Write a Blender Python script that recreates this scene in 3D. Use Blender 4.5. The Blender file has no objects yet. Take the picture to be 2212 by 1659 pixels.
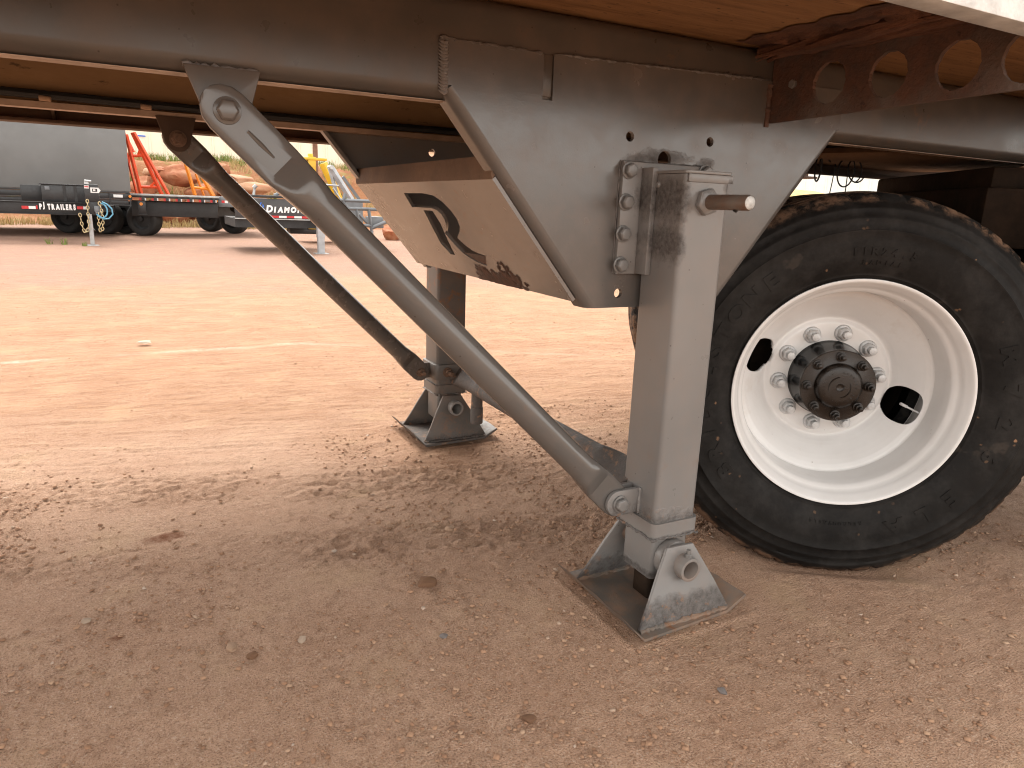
import bpy, bmesh, math, random
import numpy as np
from mathutils import Vector, Matrix, geometry
random.seed(7); rng = np.random.default_rng(7)
scene = bpy.context.scene
COL = scene.collection

# ------------------------------------------------------------------ camera
CAM = Vector((-1.08295, -1.27113, 1.00119))
FWD = Vector((0.451950, 0.858344, -0.242872)); RGT = Vector((0.888473, -0.457471, 0.036553)); UPV = Vector((0.079731, 0.232305, 0.969369))
cd = bpy.data.cameras.new('camera'); cam = bpy.data.objects.new('camera', cd); COL.objects.link(cam)
cam.matrix_world = Matrix(((RGT.x, UPV.x, -FWD.x, CAM.x), (RGT.y, UPV.y, -FWD.y, CAM.y), (RGT.z, UPV.z, -FWD.z, CAM.z), (0, 0, 0, 1)))
cd.sensor_width = 36; cd.lens = 1534.0 / 2212 * 36; cd.clip_end = 2000; cd.clip_start = 0.02
scene.camera = cam

# ------------------------------------------------------------------ world, sun, exposure
SUN_EL, SUN_AZ = math.radians(56), math.radians(352)      # azimuth measured from +Y clockwise
wd = bpy.data.worlds.new('World'); scene.world = wd; wd.use_nodes = True
nt = wd.node_tree; nt.nodes.clear()
sky = nt.nodes.new('ShaderNodeTexSky'); sky.sky_type = 'NISHITA'; sky.sun_disc = False
sky.sun_elevation = SUN_EL; sky.sun_rotation = SUN_AZ; sky.dust_density = 1.2; sky.air_density = 1.0; sky.ozone_density = 1.0
hs = nt.nodes.new('ShaderNodeHueSaturation'); hs.inputs['Saturation'].default_value = 0.06
bg = nt.nodes.new('ShaderNodeBackground'); bg.inputs['Strength'].default_value = 0.15
wo = nt.nodes.new('ShaderNodeOutputWorld')
wb = nt.nodes.new('ShaderNodeMix'); wb.data_type = 'RGBA'; wb.blend_type = 'MULTIPLY'; wb.inputs[0].default_value = 1; wb.inputs[7].default_value = (1.0, .955, .895, 1)   # overcast cloud white
nt.links.new(sky.outputs[0], hs.inputs['Color']); nt.links.new(hs.outputs[0], wb.inputs[6]); nt.links.new(wb.outputs[2], bg.inputs['Color']); nt.links.new(bg.outputs[0], wo.inputs[0])
sl = bpy.data.lights.new('sun', 'SUN'); sl.energy = 0.7; sl.angle = math.radians(28); sl.color = (1.0, 0.95, 0.88)
sun = bpy.data.objects.new('sun', sl); COL.objects.link(sun)
sdir = Vector((math.sin(SUN_AZ) * math.cos(SUN_EL), math.cos(SUN_AZ) * math.cos(SUN_EL), math.sin(SUN_EL)))
sun.rotation_euler = sdir.to_track_quat('Z', 'Y').to_euler(); sun.location = sdir * 30
scene.view_settings.view_transform = 'Standard'; scene.view_settings.look = 'None'
scene.view_settings.gamma = 1; scene.view_settings.exposure = 2.1
scene.render.engine = 'CYCLES'; scene.cycles.filter_width = 1.1
scene.cycles.max_bounces = 5; scene.cycles.diffuse_bounces = 3; scene.cycles.glossy_bounces = 2; scene.cycles.caustics_reflective = False; scene.cycles.caustics_refractive = False

# ------------------------------------------------------------------ material helpers
class Nodes:
    def __init__(s, name):
        s.m = bpy.data.materials.new(name); s.m.use_nodes = True; s.t = s.m.node_tree
        s.b = s.t.nodes['Principled BSDF']; s.tc = s.t.nodes.new('ShaderNodeTexCoord')
    def link(s, a, b): s.t.links.new(a, b)
    def setv(s, sock, v):
        if hasattr(v, 'is_linked') or isinstance(v, bpy.types.NodeSocket): s.link(v, sock)
        elif isinstance(v, (tuple, list)) and len(v) == 3 and sock.type == 'RGBA': sock.default_value = (*v, 1)
        else: sock.default_value = v
    def obj(s): return s.tc.outputs['Object']
    def mapping(s, scale, rot=(0, 0, 0), loc=(0, 0, 0)):
        n = s.t.nodes.new('ShaderNodeMapping'); n.inputs['Scale'].default_value = scale; n.inputs['Rotation'].default_value = rot
        n.inputs['Location'].default_value = loc
        s.link(s.obj(), n.inputs[0]); return n.outputs[0]
    def noise(s, scale, detail=4, rough=.55, vec=None, dist=0):
        n = s.t.nodes.new('ShaderNodeTexNoise'); n.inputs['Scale'].default_value = scale; n.inputs['Detail'].default_value = detail
        n.inputs['Roughness'].default_value = rough; n.inputs['Distortion'].default_value = dist
        s.link(vec if vec is not None else s.obj(), n.inputs['Vector']); return n.outputs['Fac']
    def voro(s, scale, vec=None, feature='F1', out='Distance', rnd=1):
        n = s.t.nodes.new('ShaderNodeTexVoronoi'); n.feature = feature; n.inputs['Scale'].default_value = scale
        n.inputs['Randomness'].default_value = rnd
        s.link(vec if vec is not None else s.obj(), n.inputs['Vector']); return n.outputs[out]
    def ramp(s, f, stops):
        n = s.t.nodes.new('ShaderNodeValToRGB'); e = n.color_ramp.elements
        while len(e) < len(stops): e.new(0.5)
        for q, (p, c) in zip(e, stops):
            q.position = p; q.color = (c, c, c, 1) if not isinstance(c, (tuple, list)) else (*c, 1)
        s.link(f, n.inputs[0]); return n.outputs[0]
    def mix(s, f, a, b):
        n = s.t.nodes.new('ShaderNodeMix'); n.data_type = 'RGBA'
        s.setv(n.inputs[0], f); s.setv(n.inputs[6], a); s.setv(n.inputs[7], b); return n.outputs[2]
    def math(s, op, a, b=0.0, clamp=False):
        n = s.t.nodes.new('ShaderNodeMath'); n.operation = op; n.use_clamp = clamp
        s.setv(n.inputs[0], a); s.setv(n.inputs[1], b); return n.outputs[0]
    def attr(s, name, out='Fac'):
        n = s.t.nodes.new('ShaderNodeAttribute'); n.attribute_name = name; return n.outputs[out]
    def sep(s, out):
        n = s.t.nodes.new('ShaderNodeSeparateXYZ'); s.link(s.obj(), n.inputs[0]); return n.outputs[out]
    def bump(s, h, strength=.3, dist=.01, normal=None):
        n = s.t.nodes.new('ShaderNodeBump'); n.inputs['Strength'].default_value = strength; n.inputs['Distance'].default_value = dist
        s.link(h, n.inputs['Height'])
        if normal is not None: s.link(normal, n.inputs['Normal'])
        return n.outputs[0]
    def done(s, col, rough=.5, metal=0.0, normal=None, spec=None):
        s.setv(s.b.inputs['Base Color'], col); s.setv(s.b.inputs['Roughness'], rough); s.setv(s.b.inputs['Metallic'], metal)
        if normal is not None: s.link(normal, s.b.inputs['Normal'])
        if spec is not None: s.b.inputs['Specular IOR Level'].default_value = spec
        return s.m

def plain(name, col, rough=.5, metal=0.0, var=.25, scale=12, bump=.1, spec=None):
    n = Nodes(name)
    f = n.noise(scale, 5); f2 = n.noise(scale * 9, 3)
    d = tuple(c * (1 - var) for c in col); l = tuple(min(1, c * (1 + var * .6)) for c in col)
    c = n.mix(n.ramp(f, [(.3, 0.), (.7, 1.)]), d, l)
    r = n.ramp(f2, [(.3, max(0, rough - .08)), (.7, min(1, rough + .1))])
    return n.done(c, r, metal, n.bump(f2, bump, .003), spec)

RUST = (.16, .062, .026); DUST = (.34, .19, .11)
def paint(name, col, rust=.35, dust=.35, scab=None, rough=.42, peel=.05, drips=0.0, patches=(), spec=None):
    """grey sprayed-on frame paint: orange peel, dust film, rust freckles, optional scabby band below/above a height"""
    n = Nodes(name)
    big = n.noise(3.1, 3); mid = n.noise(14, 4, .62); fine = n.noise(95, 3, .6); tiny = n.noise(420, 1)
    c = n.mix(n.ramp(big, [(.3, 0.), (.72, 1.)]), tuple(v * .86 for v in col), tuple(v * 1.1 for v in col))
    st = n.noise(1, 3, .65, n.mapping((34, 34, 2.2)))
    c = n.mix(n.math('MULTIPLY', n.ramp(st, [(.45, 0.), (.8, 1.)]), .35 * dust + drips), c, tuple(v * .55 for v in DUST))
    c = n.mix(n.math('MULTIPLY', n.ramp(mid, [(.42, 0.), (.75, 1.)]), dust), c, DUST)
    sp = n.ramp(n.voro(33), [(.035, 1.), (.075, 0.)]); spm = n.math('MULTIPLY', sp, n.ramp(mid, [(.45, 0.), (.6, 1.)]))
    c = n.mix(spm, c, (.03, .018, .012))
    rm = n.math('MULTIPLY', n.ramp(n.noise(22, 5, .7, dist=.4), [(.62 - .12 * rust, 0.), (.72 - .08 * rust, 1.)]), n.ramp(n.noise(2.2, 2), [(.48, 0.), (.66, 1.)]))
    c = n.mix(n.math('MULTIPLY', rm, rust * 1.6, True), c, n.mix(fine, RUST, (.27, .13, .06)))
    rgh = n.ramp(mid, [(.3, rough - .03), (.7, rough + .04)])
    rgh = n.math('ADD', rgh, n.math('MULTIPLY', n.ramp(mid, [(.42, 0.), (.75, 1.)]), dust * .5), True)
    h = n.math('ADD', n.math('MULTIPLY', tiny, .5), n.math('MULTIPLY', fine, .5))
    h = n.math('MULTIPLY', h, peel * .0048)
    for (qx, qz, rx, rz) in patches:          # rough grimy patches of a fixed place and shape
        ex = n.math('DIVIDE', n.math('SUBTRACT', n.sep('X'), qx), rx); ez = n.math('DIVIDE', n.math('SUBTRACT', n.sep('Z'), qz), rz)
        k = n.math('ADD', n.math('SQRT', n.math('ADD', n.math('MULTIPLY', ex, ex), n.math('MULTIPLY', ez, ez))), n.math('MULTIPLY', n.math('SUBTRACT', n.noise(38, 5, .7), .5), 1.5))
        k = n.ramp(k, [(.35, 1.), (1.0, 0.)])
        c = n.mix(n.math('MULTIPLY', k, n.ramp(fine, [(.3, .95), (.7, .4)])), c, (.05, .042, .038)); rgh = n.math('ADD', rgh, n.math('MULTIPLY', k, .3), True)
        h = n.math('ADD', h, n.math('MULTIPLY', n.math('MULTIPLY', k, fine), .0016))
    if scab:
        lo, hi = scab            # scabby below lo..hi
        z = n.sep('Z'); e = n.math('ADD', z, n.math('MULTIPLY', n.math('SUBTRACT', n.noise(26, 6, .7), .5), .07))
        mr = n.t.nodes.new('ShaderNodeMapRange'); mr.inputs['From Min'].default_value = lo; mr.inputs['From Max'].default_value = hi
        mr.inputs['To Min'].default_value = 1; mr.inputs['To Max'].default_value = 0; n.link(e, mr.inputs[0]); k = mr.outputs[0]
        sc = n.noise(70, 8, .75)
        c = n.mix(n.math('MULTIPLY', k, n.ramp(sc, [(.35, 1.), (.62, .25)])), c, (.075, .065, .06))
        c = n.mix(n.math('MULTIPLY', k, n.ramp(n.noise(30, 6, .7), [(.56, 0.), (.64, .8)])), c, (.28, .15, .085))
        h = n.math('ADD', h, n.math('MULTIPLY', n.math('MULTIPLY', k, sc), .0055))
        rgh = n.math('ADD', rgh, n.math('MULTIPLY', k, .25), True)
    return n.done(c, rgh, 0.0, n.bump(h, 1.0, 1.0), spec)

GREY = (.205, .197, .19)
m_paint = paint('grey_frame_paint', GREY, .25, .16, rough=.34, peel=.02)
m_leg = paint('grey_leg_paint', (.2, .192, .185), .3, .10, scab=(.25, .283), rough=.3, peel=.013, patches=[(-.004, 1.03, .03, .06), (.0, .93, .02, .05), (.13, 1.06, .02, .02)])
m_inner = paint('grey_inner_tube_paint', (.2, .192, .185), .3, .12, scab=(.075, .105), rough=.36, peel=.02, patches=[(.03, .208, .05, .01), (.11, .21, .04, .008), (.0, .1, .05, .012)])
m_rail = paint('grimy_rail_paint', (.082, .071, .061), .5, .1, rough=.3, peel=.018)
m_wing = paint('grey_wing_paint', (.105, .096, .089), .15, .1, rough=.2, peel=.04, spec=.6, patches=[(.06, 1.128, .085, .022), (-.01, 1.12, .05, .012), (.19, 1.12, .03, .016)])
m_foot = paint('grey_foot_paint', (.195, .187, .18), .3, .14, scab=(.062, .085), rough=.4, peel=.025)
m_footplate = paint('scuffed_foot_plate', (.15, .13, .112), .9, .75, rough=.45, peel=.25)
m_brace = paint('grey_brace_paint', (.115, .105, .097), .25, .06, rough=.16, peel=.014)
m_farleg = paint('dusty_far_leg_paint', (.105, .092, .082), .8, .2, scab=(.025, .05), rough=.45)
m_farbrace = paint('dull_far_brace_paint', (.1, .087, .077), .3, .1, rough=.24, peel=.03)
m_plate = paint('dusty_cross_plate_paint', (.165, .15, .138), .4, .12, rough=.2, peel=.02, spec=.7)
m_tie = paint('cracked_tie_paint', (.105, .094, .086), .9, .2, scab=(5, 6), rough=.38)
m_bolt = plain('bolt_paint', (.18, .172, .165), .35, .1, .2, 40, .1)
m_rustbolt = plain('rusty_bolt', (.17, .1, .065), .65, .3, .4, 60, .3)
m_weld = plain('weld_bead', (.12, .108, .1), .42, .1, .4, 60, .35)

def rusty(name, a, b, c2, scale=20, bump=.6, rough=.85, stretch=None, spec=None):
    n = Nodes(name); v = n.mapping(stretch) if stretch else None
    f = n.noise(scale, 5, .7, v); g = n.noise(scale * .25, 3, .6, v); k = n.noise(scale * 5, 2, .6, v)
    c = n.mix(n.ramp(f, [(.35, 0.), (.65, 1.)]), a, b); c = n.mix(n.ramp(g, [(.45, 0.), (.65, .8)]), c, c2)
    c = n.mix(n.ramp(n.noise(scale * 1.7, 4, .7, v), [(.63, 0.), (.7, .7)]), c, (.03, .015, .01))
    nb = n.bump(n.math('ADD', f, n.math('MULTIPLY', k, .4)), bump, .006)
    return n.done(c, rough, 0.0, nb, spec)
m_rust = rusty('flaky_rust', (.11, .05, .03), (.06, .036, .026), (.13, .1, .082), 22, .9)
m_rustwood = rusty('rotten_splinters', (.085, .034, .02), (.2, .085, .042), (.045, .022, .015), 14, 1.0, .9, (9, 1.2, 9))
m_brownsteel = rusty('brown_dusty_steel', (.38, .22, .1), (.48, .3, .145), (.3, .17, .08), 6, .25, .75, (1, 4, 4))
m_darkbrown = rusty('dark_dirty_steel', (.07, .04, .024), (.11, .06, .035), (.05, .03, .02), 8, .3, .8)

def wood():
    n = Nodes('deck_underside_wood'); v = n.mapping((1.3, 16, 16))
    f = n.noise(2.2, 8, .62, v, .5); g = n.noise(9, 6, .7, v); k = n.noise(1.1, 3)
    c = n.mix(n.ramp(f, [(.3, 0.), (.7, 1.)]), (.2, .094, .034), (.36, .19, .078))
    c = n.mix(n.ramp(k, [(.42, 0.), (.68, .6)]), c, (.25, .1, .03))
    c = n.mix(n.ramp(n.noise(7, 8, .75, n.mapping((2.2, 9, 9))), [(.55, 0.), (.68, .8)]), c, (.1, .042, .016))
    c = n.mix(n.ramp(n.voro(24, n.mapping((.7, 1.6, 1))), [(.05, .9), (.11, 0.)]), c, (.02, .01, .006))
    return n.done(c, .72, 0.0, n.bump(g, .35, .004))
m_wood = wood()
m_sidealu = plain('white_side_rail', (.62, .62, .6), .5, .2, .35, 16, .3)
m_litflange = plain('ground_lit_flange', (.42, .3, .22), .55, 0, .35, 9, .25)  # pale tone imitates light thrown up from the ground onto the flanges
m_black = plain('black_wire_and_shade', (.012, .011, .01), .55, 0, .4, 30, .2)  # wires, also the strips that stand in for shade under the deck

def tyre_mat():
    n = Nodes('tyre_rubber')
    x, y, z = n.sep('X'), n.sep('Y'), n.sep('Z')
    dz = n.math('SUBTRACT', z, .518); r = n.math('SQRT', n.math('ADD', n.math('MULTIPLY', x, x), n.math('MULTIPLY', dz, dz)))
    f = n.noise(12, 4, .7); g = n.noise(60, 3, .6)
    c = n.mix(n.ramp(f, [(.35, 0.), (.72, 1.)]), (.0075, .0068, .0064), (.0155, .0138, .0125))
    c = n.mix(n.ramp(n.noise(5, 5, .75), [(.46, 0.), (.7, .5)]), c, (.046, .042, .039))
    # splashed clay spots
    sp = n.ramp(n.math('ADD', n.voro(26), n.math('MULTIPLY', n.math('SUBTRACT', g, .5), .35)), [(.06, 1.), (.13, 0.)]); c = n.mix(n.math('MULTIPLY', sp, n.ramp(n.noise(5.5, 3), [(.52, 0.), (.6, .85)])), c, (.3, .17, .095))
    # scuffs
    c = n.mix(n.math('MULTIPLY', n.ramp(n.noise(7, 4, .6), [(.64, 0.), (.68, 1.)]), .25), c, (.09, .07, .055))
    # clay caked on the tread and its shoulder
    e = n.math('ADD', r, n.math('MULTIPLY', n.math('SUBTRACT', n.noise(14, 7, .7), .5), .05))
    clay = n.ramp(n.math('SUBTRACT', e, 0.0), [(.529, 0.), (.541, 1.)])
    cc = n.mix(g, (.1, .062, .042), (.2, .12, .076))
    c = n.mix(n.math('MULTIPLY', clay, n.ramp(n.noise(15, 4, .7), [(.42, 0.), (.56, 1.)])), c, cc)
    rg = n.math('ADD', n.ramp(f, [(.3, .52), (.7, .7)]), n.math('MULTIPLY', clay, .35), True)
    h = n.math('ADD', n.math('MULTIPLY', g, .3), n.math('MULTIPLY', clay, n.noise(40, 6, .7)))
    return n.done(c, rg, 0.0, n.bump(h, .55, .005), .13)
m_tyre = tyre_mat()
def rim_mat():
    n = Nodes('white_rim_paint')
    f = n.noise(5, 5); g = n.noise(120, 3); s = n.noise(30, 8, .7)
    c = n.mix(n.ramp(f, [(.35, 0.), (.7, 1.)]), (.67, .655, .64), (.75, .74, .73))
    c = n.mix(n.math('MULTIPLY', n.ramp(n.voro(26), [(.03, 1.), (.06, 0.)]), n.ramp(s, [(.5, 0.), (.56, .8)])), c, (.2, .13, .1))
    c = n.mix(n.ramp(n.noise(9, 8, .7), [(.6, 0.), (.78, .35)]), c, (.5, .42, .35))
    return n.done(c, .27, 0.0, n.bump(g, .06, .0012))
m_rim = rim_mat()
m_lug = plain('white_lug_paint', (.55, .55, .55), .35, .1, .25, 60, .15)
m_hub = plain('brown_black_hub', (.016, .011, .008), .2, .2, .4, 40, .35)
m_hubgloss = plain('gloss_black_hub', (.006, .006, .006), .14, 0, .4, 30, .05)
m_truck = rusty('truck_chassis_grime', (.016, .011, .008), (.036, .022, .014), (.01, .008, .006), 10, .4, .75, spec=.1)
m_fifth = rusty('dusty_coupler_plate', (.2, .115, .06), (.28, .165, .09), (.14, .08, .045), 10, .35, .85)

# ------------------------------------------------------------------ mesh helpers
class MB:
    def __init__(s): s.v = []; s.f = []
    def add(s, vs, fs, M=None):
        o = len(s.v)
        for v in vs:
            v = Vector(v); s.v.append(tuple(M @ v) if M is not None else tuple(v))
        s.f += [tuple(i + o for i in f) for f in fs]; return s
    def box(s, a, b, M=None):
        (x0, y0, z0), (x1, y1, z1) = a, b
        return s.add([(x0, y0, z0), (x1, y0, z0), (x1, y1, z0), (x0, y1, z0), (x0, y0, z1), (x1, y0, z1), (x1, y1, z1), (x0, y1, z1)],
                     [(0, 3, 2, 1), (4, 5, 6, 7), (0, 1, 5, 4), (1, 2, 6, 5), (2, 3, 7, 6), (3, 0, 4, 7)], M)
    def loft(s, rings, cap=True, close=True):
        n = len(rings[0]); vs = [p for r in rings for p in r]; fs = []
        for i in range(len(rings) - 1):
            for j in range(n if close else n - 1):
                k = (j + 1) % n; fs.append((i * n + j, i * n + k, (i + 1) * n + k, (i + 1) * n + j))
        if cap: fs += [tuple(range(n))[::-1], tuple(range((len(rings) - 1) * n, len(rings) * n))]
        return s.add(vs, fs)
    def cyl(s, p0, p1, r0, r1=None, n=20, cap=True, ph=0.0):
        r1 = r0 if r1 is None else r1; p0, p1 = Vector(p0), Vector(p1); d = (p1 - p0).normalized()
        u = d.orthogonal().normalized(); w = d.cross(u)
        R = lambda p, r: [p + (u * math.cos(ph + 2 * math.pi * i / n) + w * math.sin(ph + 2 * math.pi * i / n)) * r for i in range(n)]
        return s.loft([R(p0, r0), R(p1, r1)], cap)
    def tube(s, p0, p1, ro, ri, n=28):
        p0, p1 = Vector(p0), Vector(p1); d = (p1 - p0).normalized(); u = d.orthogonal().normalized(); w = d.cross(u)
        R = lambda p, r: [p + (u * math.cos(2 * math.pi * i / n) + w * math.sin(2 * math.pi * i / n)) * r for i in range(n)]
        rings = [R(p0, ro), R(p1, ro), R(p1, ri), R(p0, ri), R(p0, ro)]; return s.loft(rings, False)
    def path(s, pts, r, n=8):
        pts = [Vector(p) for p in pts]; rings = []; u = None
        for i, p in enumerate(pts):
            d = (pts[min(i + 1, len(pts) - 1)] - pts[max(i - 1, 0)]).normalized()
            u = d.orthogonal().normalized() if u is None else (u - d * u.dot(d)).normalized()
            w = d.cross(u); rr = r[i] if isinstance(r, (list, tuple)) else r
            rings.append([p + (u * math.cos(2 * math.pi * j / n) + w * math.sin(2 * math.pi * j / n)) * rr for j in range(n)])
        return s.loft(rings)
    def lathe(s, prof, n=96, M=None, closed=False):
        """prof: (r, y) about the y axis, centre at origin"""
        rings = [[(r * math.cos(2 * math.pi * j / n), y, r * math.sin(2 * math.pi * j / n)) for j in range(n)] for r, y in prof]
        if closed: rings.append(rings[0])
        vs = [p for r in rings for p in r]; fs = []
        for i in range(len(rings) - 1):
            for j in range(n):
                k = (j + 1) % n; fs.append((i * n + j, (i + 1) * n + j, (i + 1) * n + k, i * n + k))
        return s.add(vs, fs, M)
    def plate(s, outer, holes, th, M):
        """flat sheet of thickness th from a 2-D outline with holes; local x,y in plane, z = 0..th"""
        loops = [[Vector((p[0], p[1], 0)) for p in l] for l in [outer] + list(holes)]
        flat = [p for l in loops for p in l]; N = len(flat)
        tris = geometry.tessellate_polygon(loops)
        vs = [(p.x, p.y, 0) for p in flat] + [(p.x, p.y, th) for p in flat]; fs = []
        for t in tris:
            a, b, c = t; ar = (flat[b] - flat[a]).cross(flat[c] - flat[a]).z
            if ar < 0: b, c = c, b
            fs.append((a, c, b)); fs.append((a + N, b + N, c + N))
        o = 0
        for li, l in enumerate(loops):
            n = len(l); area = sum(l[i].x * l[(i + 1) % n].y - l[(i + 1) % n].x * l[i].y for i in range(n))
            flip = (area > 0) != (li == 0)
            for i in range(n):
                a, b = o + i, o + (i + 1) % n
                fs.append((b, a, a + N, b + N) if flip else (a, b, b + N, a + N))
            o += n
        return s.add(vs, fs, M)
    def build(s, name, mat, parent=None, bevel=0, seg=2, ang=35, smooth=True, bang=40):
        me = bpy.data.meshes.new(name); me.from_pydata(s.v, [], s.f); me.validate()
        if bevel:
            bm = bmesh.new(); bm.from_mesh(me)
            bmesh.ops.remove_doubles(bm, verts=bm.verts, dist=1e-6)
            es = [e for e in bm.edges if len(e.link_faces) == 2 and e.calc_face_angle(0) > math.radians(bang)]
            bmesh.ops.bevel(bm, geom=es, offset=bevel, segments=seg, affect='EDGES', profile=.5, clamp_overlap=True)
            bm.to_mesh(me); bm.free()
        if smooth:
            me.polygons.foreach_set('use_smooth', [True] * len(me.polygons)); me.set_sharp_from_angle(angle=math.radians(ang))
        return link(name, me, mat, parent)
def link(name, me, mat, parent=None):
    o = bpy.data.objects.new(name, me)
    if mat is not None and not me.materials: me.materials.append(mat)
    COL.objects.link(o)
    if parent is not None:
        o.parent = parent
        if 'base' in parent: o.matrix_parent_inverse = Matrix.Translation(-Vector(parent['base'])) if parent.get('world_parts') else Matrix()
    return o
def tag(o, label, cat, group=None):
    o['label'] = label; o['category'] = cat
    if group: o['group'] = group
    return o
def thing(name, label, cat, loc, rz=0.0, world_parts=False, group=None):
    o = bpy.data.objects.new(name, None); COL.objects.link(o); o.location = loc; o.rotation_euler = (0, 0, rz); o.empty_display_size = .2
    if world_parts: o.matrix_world = Matrix.Translation(loc)
    o['base'] = tuple(loc); o['world_parts'] = 1 if world_parts else 0
    return tag(o, label, cat, group)
def dup(o, M=None, parent=None):
    c = o.copy(); COL.objects.link(c)
    if parent is not None: c.parent = parent
    if M is not None: c.matrix_basis = M @ o.matrix_basis
    return c
def circ(cx, cy, r, n=24, ry=None): return [(cx + r * math.cos(2 * math.pi * i / n), cy + (ry or r) * math.sin(2 * math.pi * i / n)) for i in range(n)]
def rrect(x0, y0, x1, y1, r, n=5):
    P = []
    for cx, cy, a in ((x1 - r, y1 - r, 0), (x0 + r, y1 - r, 90), (x0 + r, y0 + r, 180), (x1 - r, y0 + r, 270)):
        for i in range(n + 1):
            t = math.radians(a + 90 * i / n); P.append((cx + r * math.cos(t), cy + r * math.sin(t)))
    return P
def frame(O, U, V):
    U, V = Vector(U).normalized(), Vector(V).normalized(); N = U.cross(V)
    return Matrix(((U.x, V.x, N.x, O[0]), (U.y, V.y, N.y, O[1]), (U.z, V.z, N.z, O[2]), (0, 0, 0, 1)))
XZ = lambda y: frame((0, y, 0), (1, 0, 0), (0, 0, 1))        # local (x, z) plate; thickness goes to -y
def hexbolt(mb, p, d, r, h, wash=True, ph=.3):
    p, d = Vector(p), Vector(d).normalized()
    if wash: mb.cyl(p, p + d * h * .22, r * 1.22, None, 24); p = p + d * h * .22
    mb.cyl(p, p + d * h * .8, r, None, 6, ph=ph); mb.cyl(p + d * h * .8, p + d * h, r * .98, r * .8, 6, ph=ph)
    return mb
# ---- text as mesh arrays
_tcache = {}
def text_geo(body, size=1.0, extrude=0.0, offset=0.0, shear=0.0):
    key = (body, size, extrude, offset, shear)
    if key in _tcache: return _tcache[key]
    cu = bpy.data.curves.new('t', 'FONT'); cu.body = body; cu.size = size; cu.extrude = extrude; cu.offset = offset; cu.shear = shear
    cu.resolution_u = 3; cu.align_x = 'CENTER'; cu.align_y = 'CENTER'
    ob = bpy.data.objects.new('t', cu); COL.objects.link(ob)
    dg = bpy.context.evaluated_depsgraph_get(); me = bpy.data.meshes.new_from_object(ob.evaluated_get(dg))
    vs = [tuple(v.co) for v in me.vertices]; fs = [tuple(p.vertices) for p in me.polygons]
    bpy.data.objects.remove(ob); bpy.data.curves.remove(cu); bpy.data.meshes.remove(me)
    _tcache[key] = (vs, fs); return vs, fs

# ------------------------------------------------------------------ noise (numpy)
def vnoise(x, y, seed=0):
    xi = np.floor(x).astype(np.int64); yi = np.floor(y).astype(np.int64); xf = x - xi; yf = y - yi
    def h(a, b):
        n = (a * 374761393 + b * 668265263 + seed * 1274126177) & 0xffffffff
        n = ((n ^ (n >> 13)) * 1274126177) & 0xffffffff
        return ((n ^ (n >> 16)) & 0xffff) / 65535.0
    u = xf * xf * (3 - 2 * xf); v = yf * yf * (3 - 2 * yf)
    return (h(xi, yi) * (1 - u) + h(xi + 1, yi) * u) * (1 - v) + (h(xi, yi + 1) * (1 - u) + h(xi + 1, yi + 1) * u) * v
def fbm(x, y, oct=5, seed=0, gain=.5):
    s = np.zeros_like(x, dtype=float); a = 1.0; t = 0.0
    for i in range(oct):
        s += a * vnoise(x, y, seed + i * 17); t += a; a *= gain; x = x * 2.03 + 3.1; y = y * 2.03 + 1.7
    return s / t
def sstep(a, b, x): t = np.clip((x - a) / (b - a), 0, 1); return t * t * (3 - 2 * t)
TRK = math.radians(-14)      # direction of the wheel tracks across the yard
def ground_h(x, y):
    x = np.asarray(x, float); y = np.asarray(y, float)
    u = x * math.cos(TRK) + y * math.sin(TRK); v = -x * math.sin(TRK) + y * math.cos(TRK)
    near = np.exp(-np.maximum(0, np.hypot(x, y - 1) - 5) / 6)
    h = (fbm(x * .8, y * .8, 3, 1) - .5) * .03 * near
    warp = fbm(u * .9, v * 3, 3, 5) * .25
    h += (fbm(u * 2.6, (v + warp * .3) * 26, 4, 9) - .5) * .015 * near * sstep(.5, 1.4, v)           # drag ripples along the tracks
    wob = .12 * (fbm(u * 2, v * 2, 3, 3) - .5)
    churn = sstep(.84, .92, v + wob) * (1 - sstep(1.1, 1.2, v + wob)) + .8 * sstep(.33, .42, v - wob) * (1 - sstep(.56, .66, v - wob)) * (1 - sstep(.5, 1.1, u))
    churn = churn * (.35 + .65 * sstep(.3, .6, fbm(u * 3, v * 3, 3, 6))) * np.exp(-np.maximum(0, np.abs(u) - 5) / 3)
    c = fbm(u * 24, v * 40, 4, 21, .75); h += churn * ((c - .5) * .038 + .002)
    tread = np.sin((v + .02 * fbm(u * 6, v * 2, 2, 8)) * 2 * math.pi / .085) * np.sin(u * 2 * math.pi / .11 + 5 * fbm(u * 2, v * 2, 2, 14))
    h += churn * np.clip(tread, -.2, .5) * .006
    h += (fbm(x * 18, y * 18, 3, 31, .55) - .5) * .006 * near + (fbm(x * 62, y * 62, 2, 41, .6) - .5) * .004 * near
    cl = fbm(x * 3.2, y * 3.2, 3, 51); lum = fbm(x * 38, y * 38, 2, 57)
    h += sstep(.52, .68, cl) * sstep(.55, .85, lum) * .005 * near
    # settled under the pads and the tyre
    for cx, cy, r0 in ((.065, .07, .2), (.065, 1.55, .2)):
        w = 1 - sstep(r0, r0 + .12, np.maximum(np.abs(x - cx), np.abs(y - cy))); h = h * (1 - w) + w * .001
        dd_ = np.maximum(np.abs(x - cx) / .185, np.abs(y - cy) / .178); h += np.exp(-((dd_ - 1.04) / .04) ** 2) * .006 * (.3 + fbm(x * 30, y * 30, 3, 88))
    tx = (x - .665) * .825 - y * .565; ty = (x - .665) * .565 + y * .825          # truck frame: hollows under the tyres
    for oy in (.125, .47, 1.515, 1.855):
        w = (1 - sstep(.1, .3, np.abs(tx))) * (1 - sstep(.14, .22, np.abs(ty - oy))); h = h * (1 - w) + w * -.024
    return h

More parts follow.
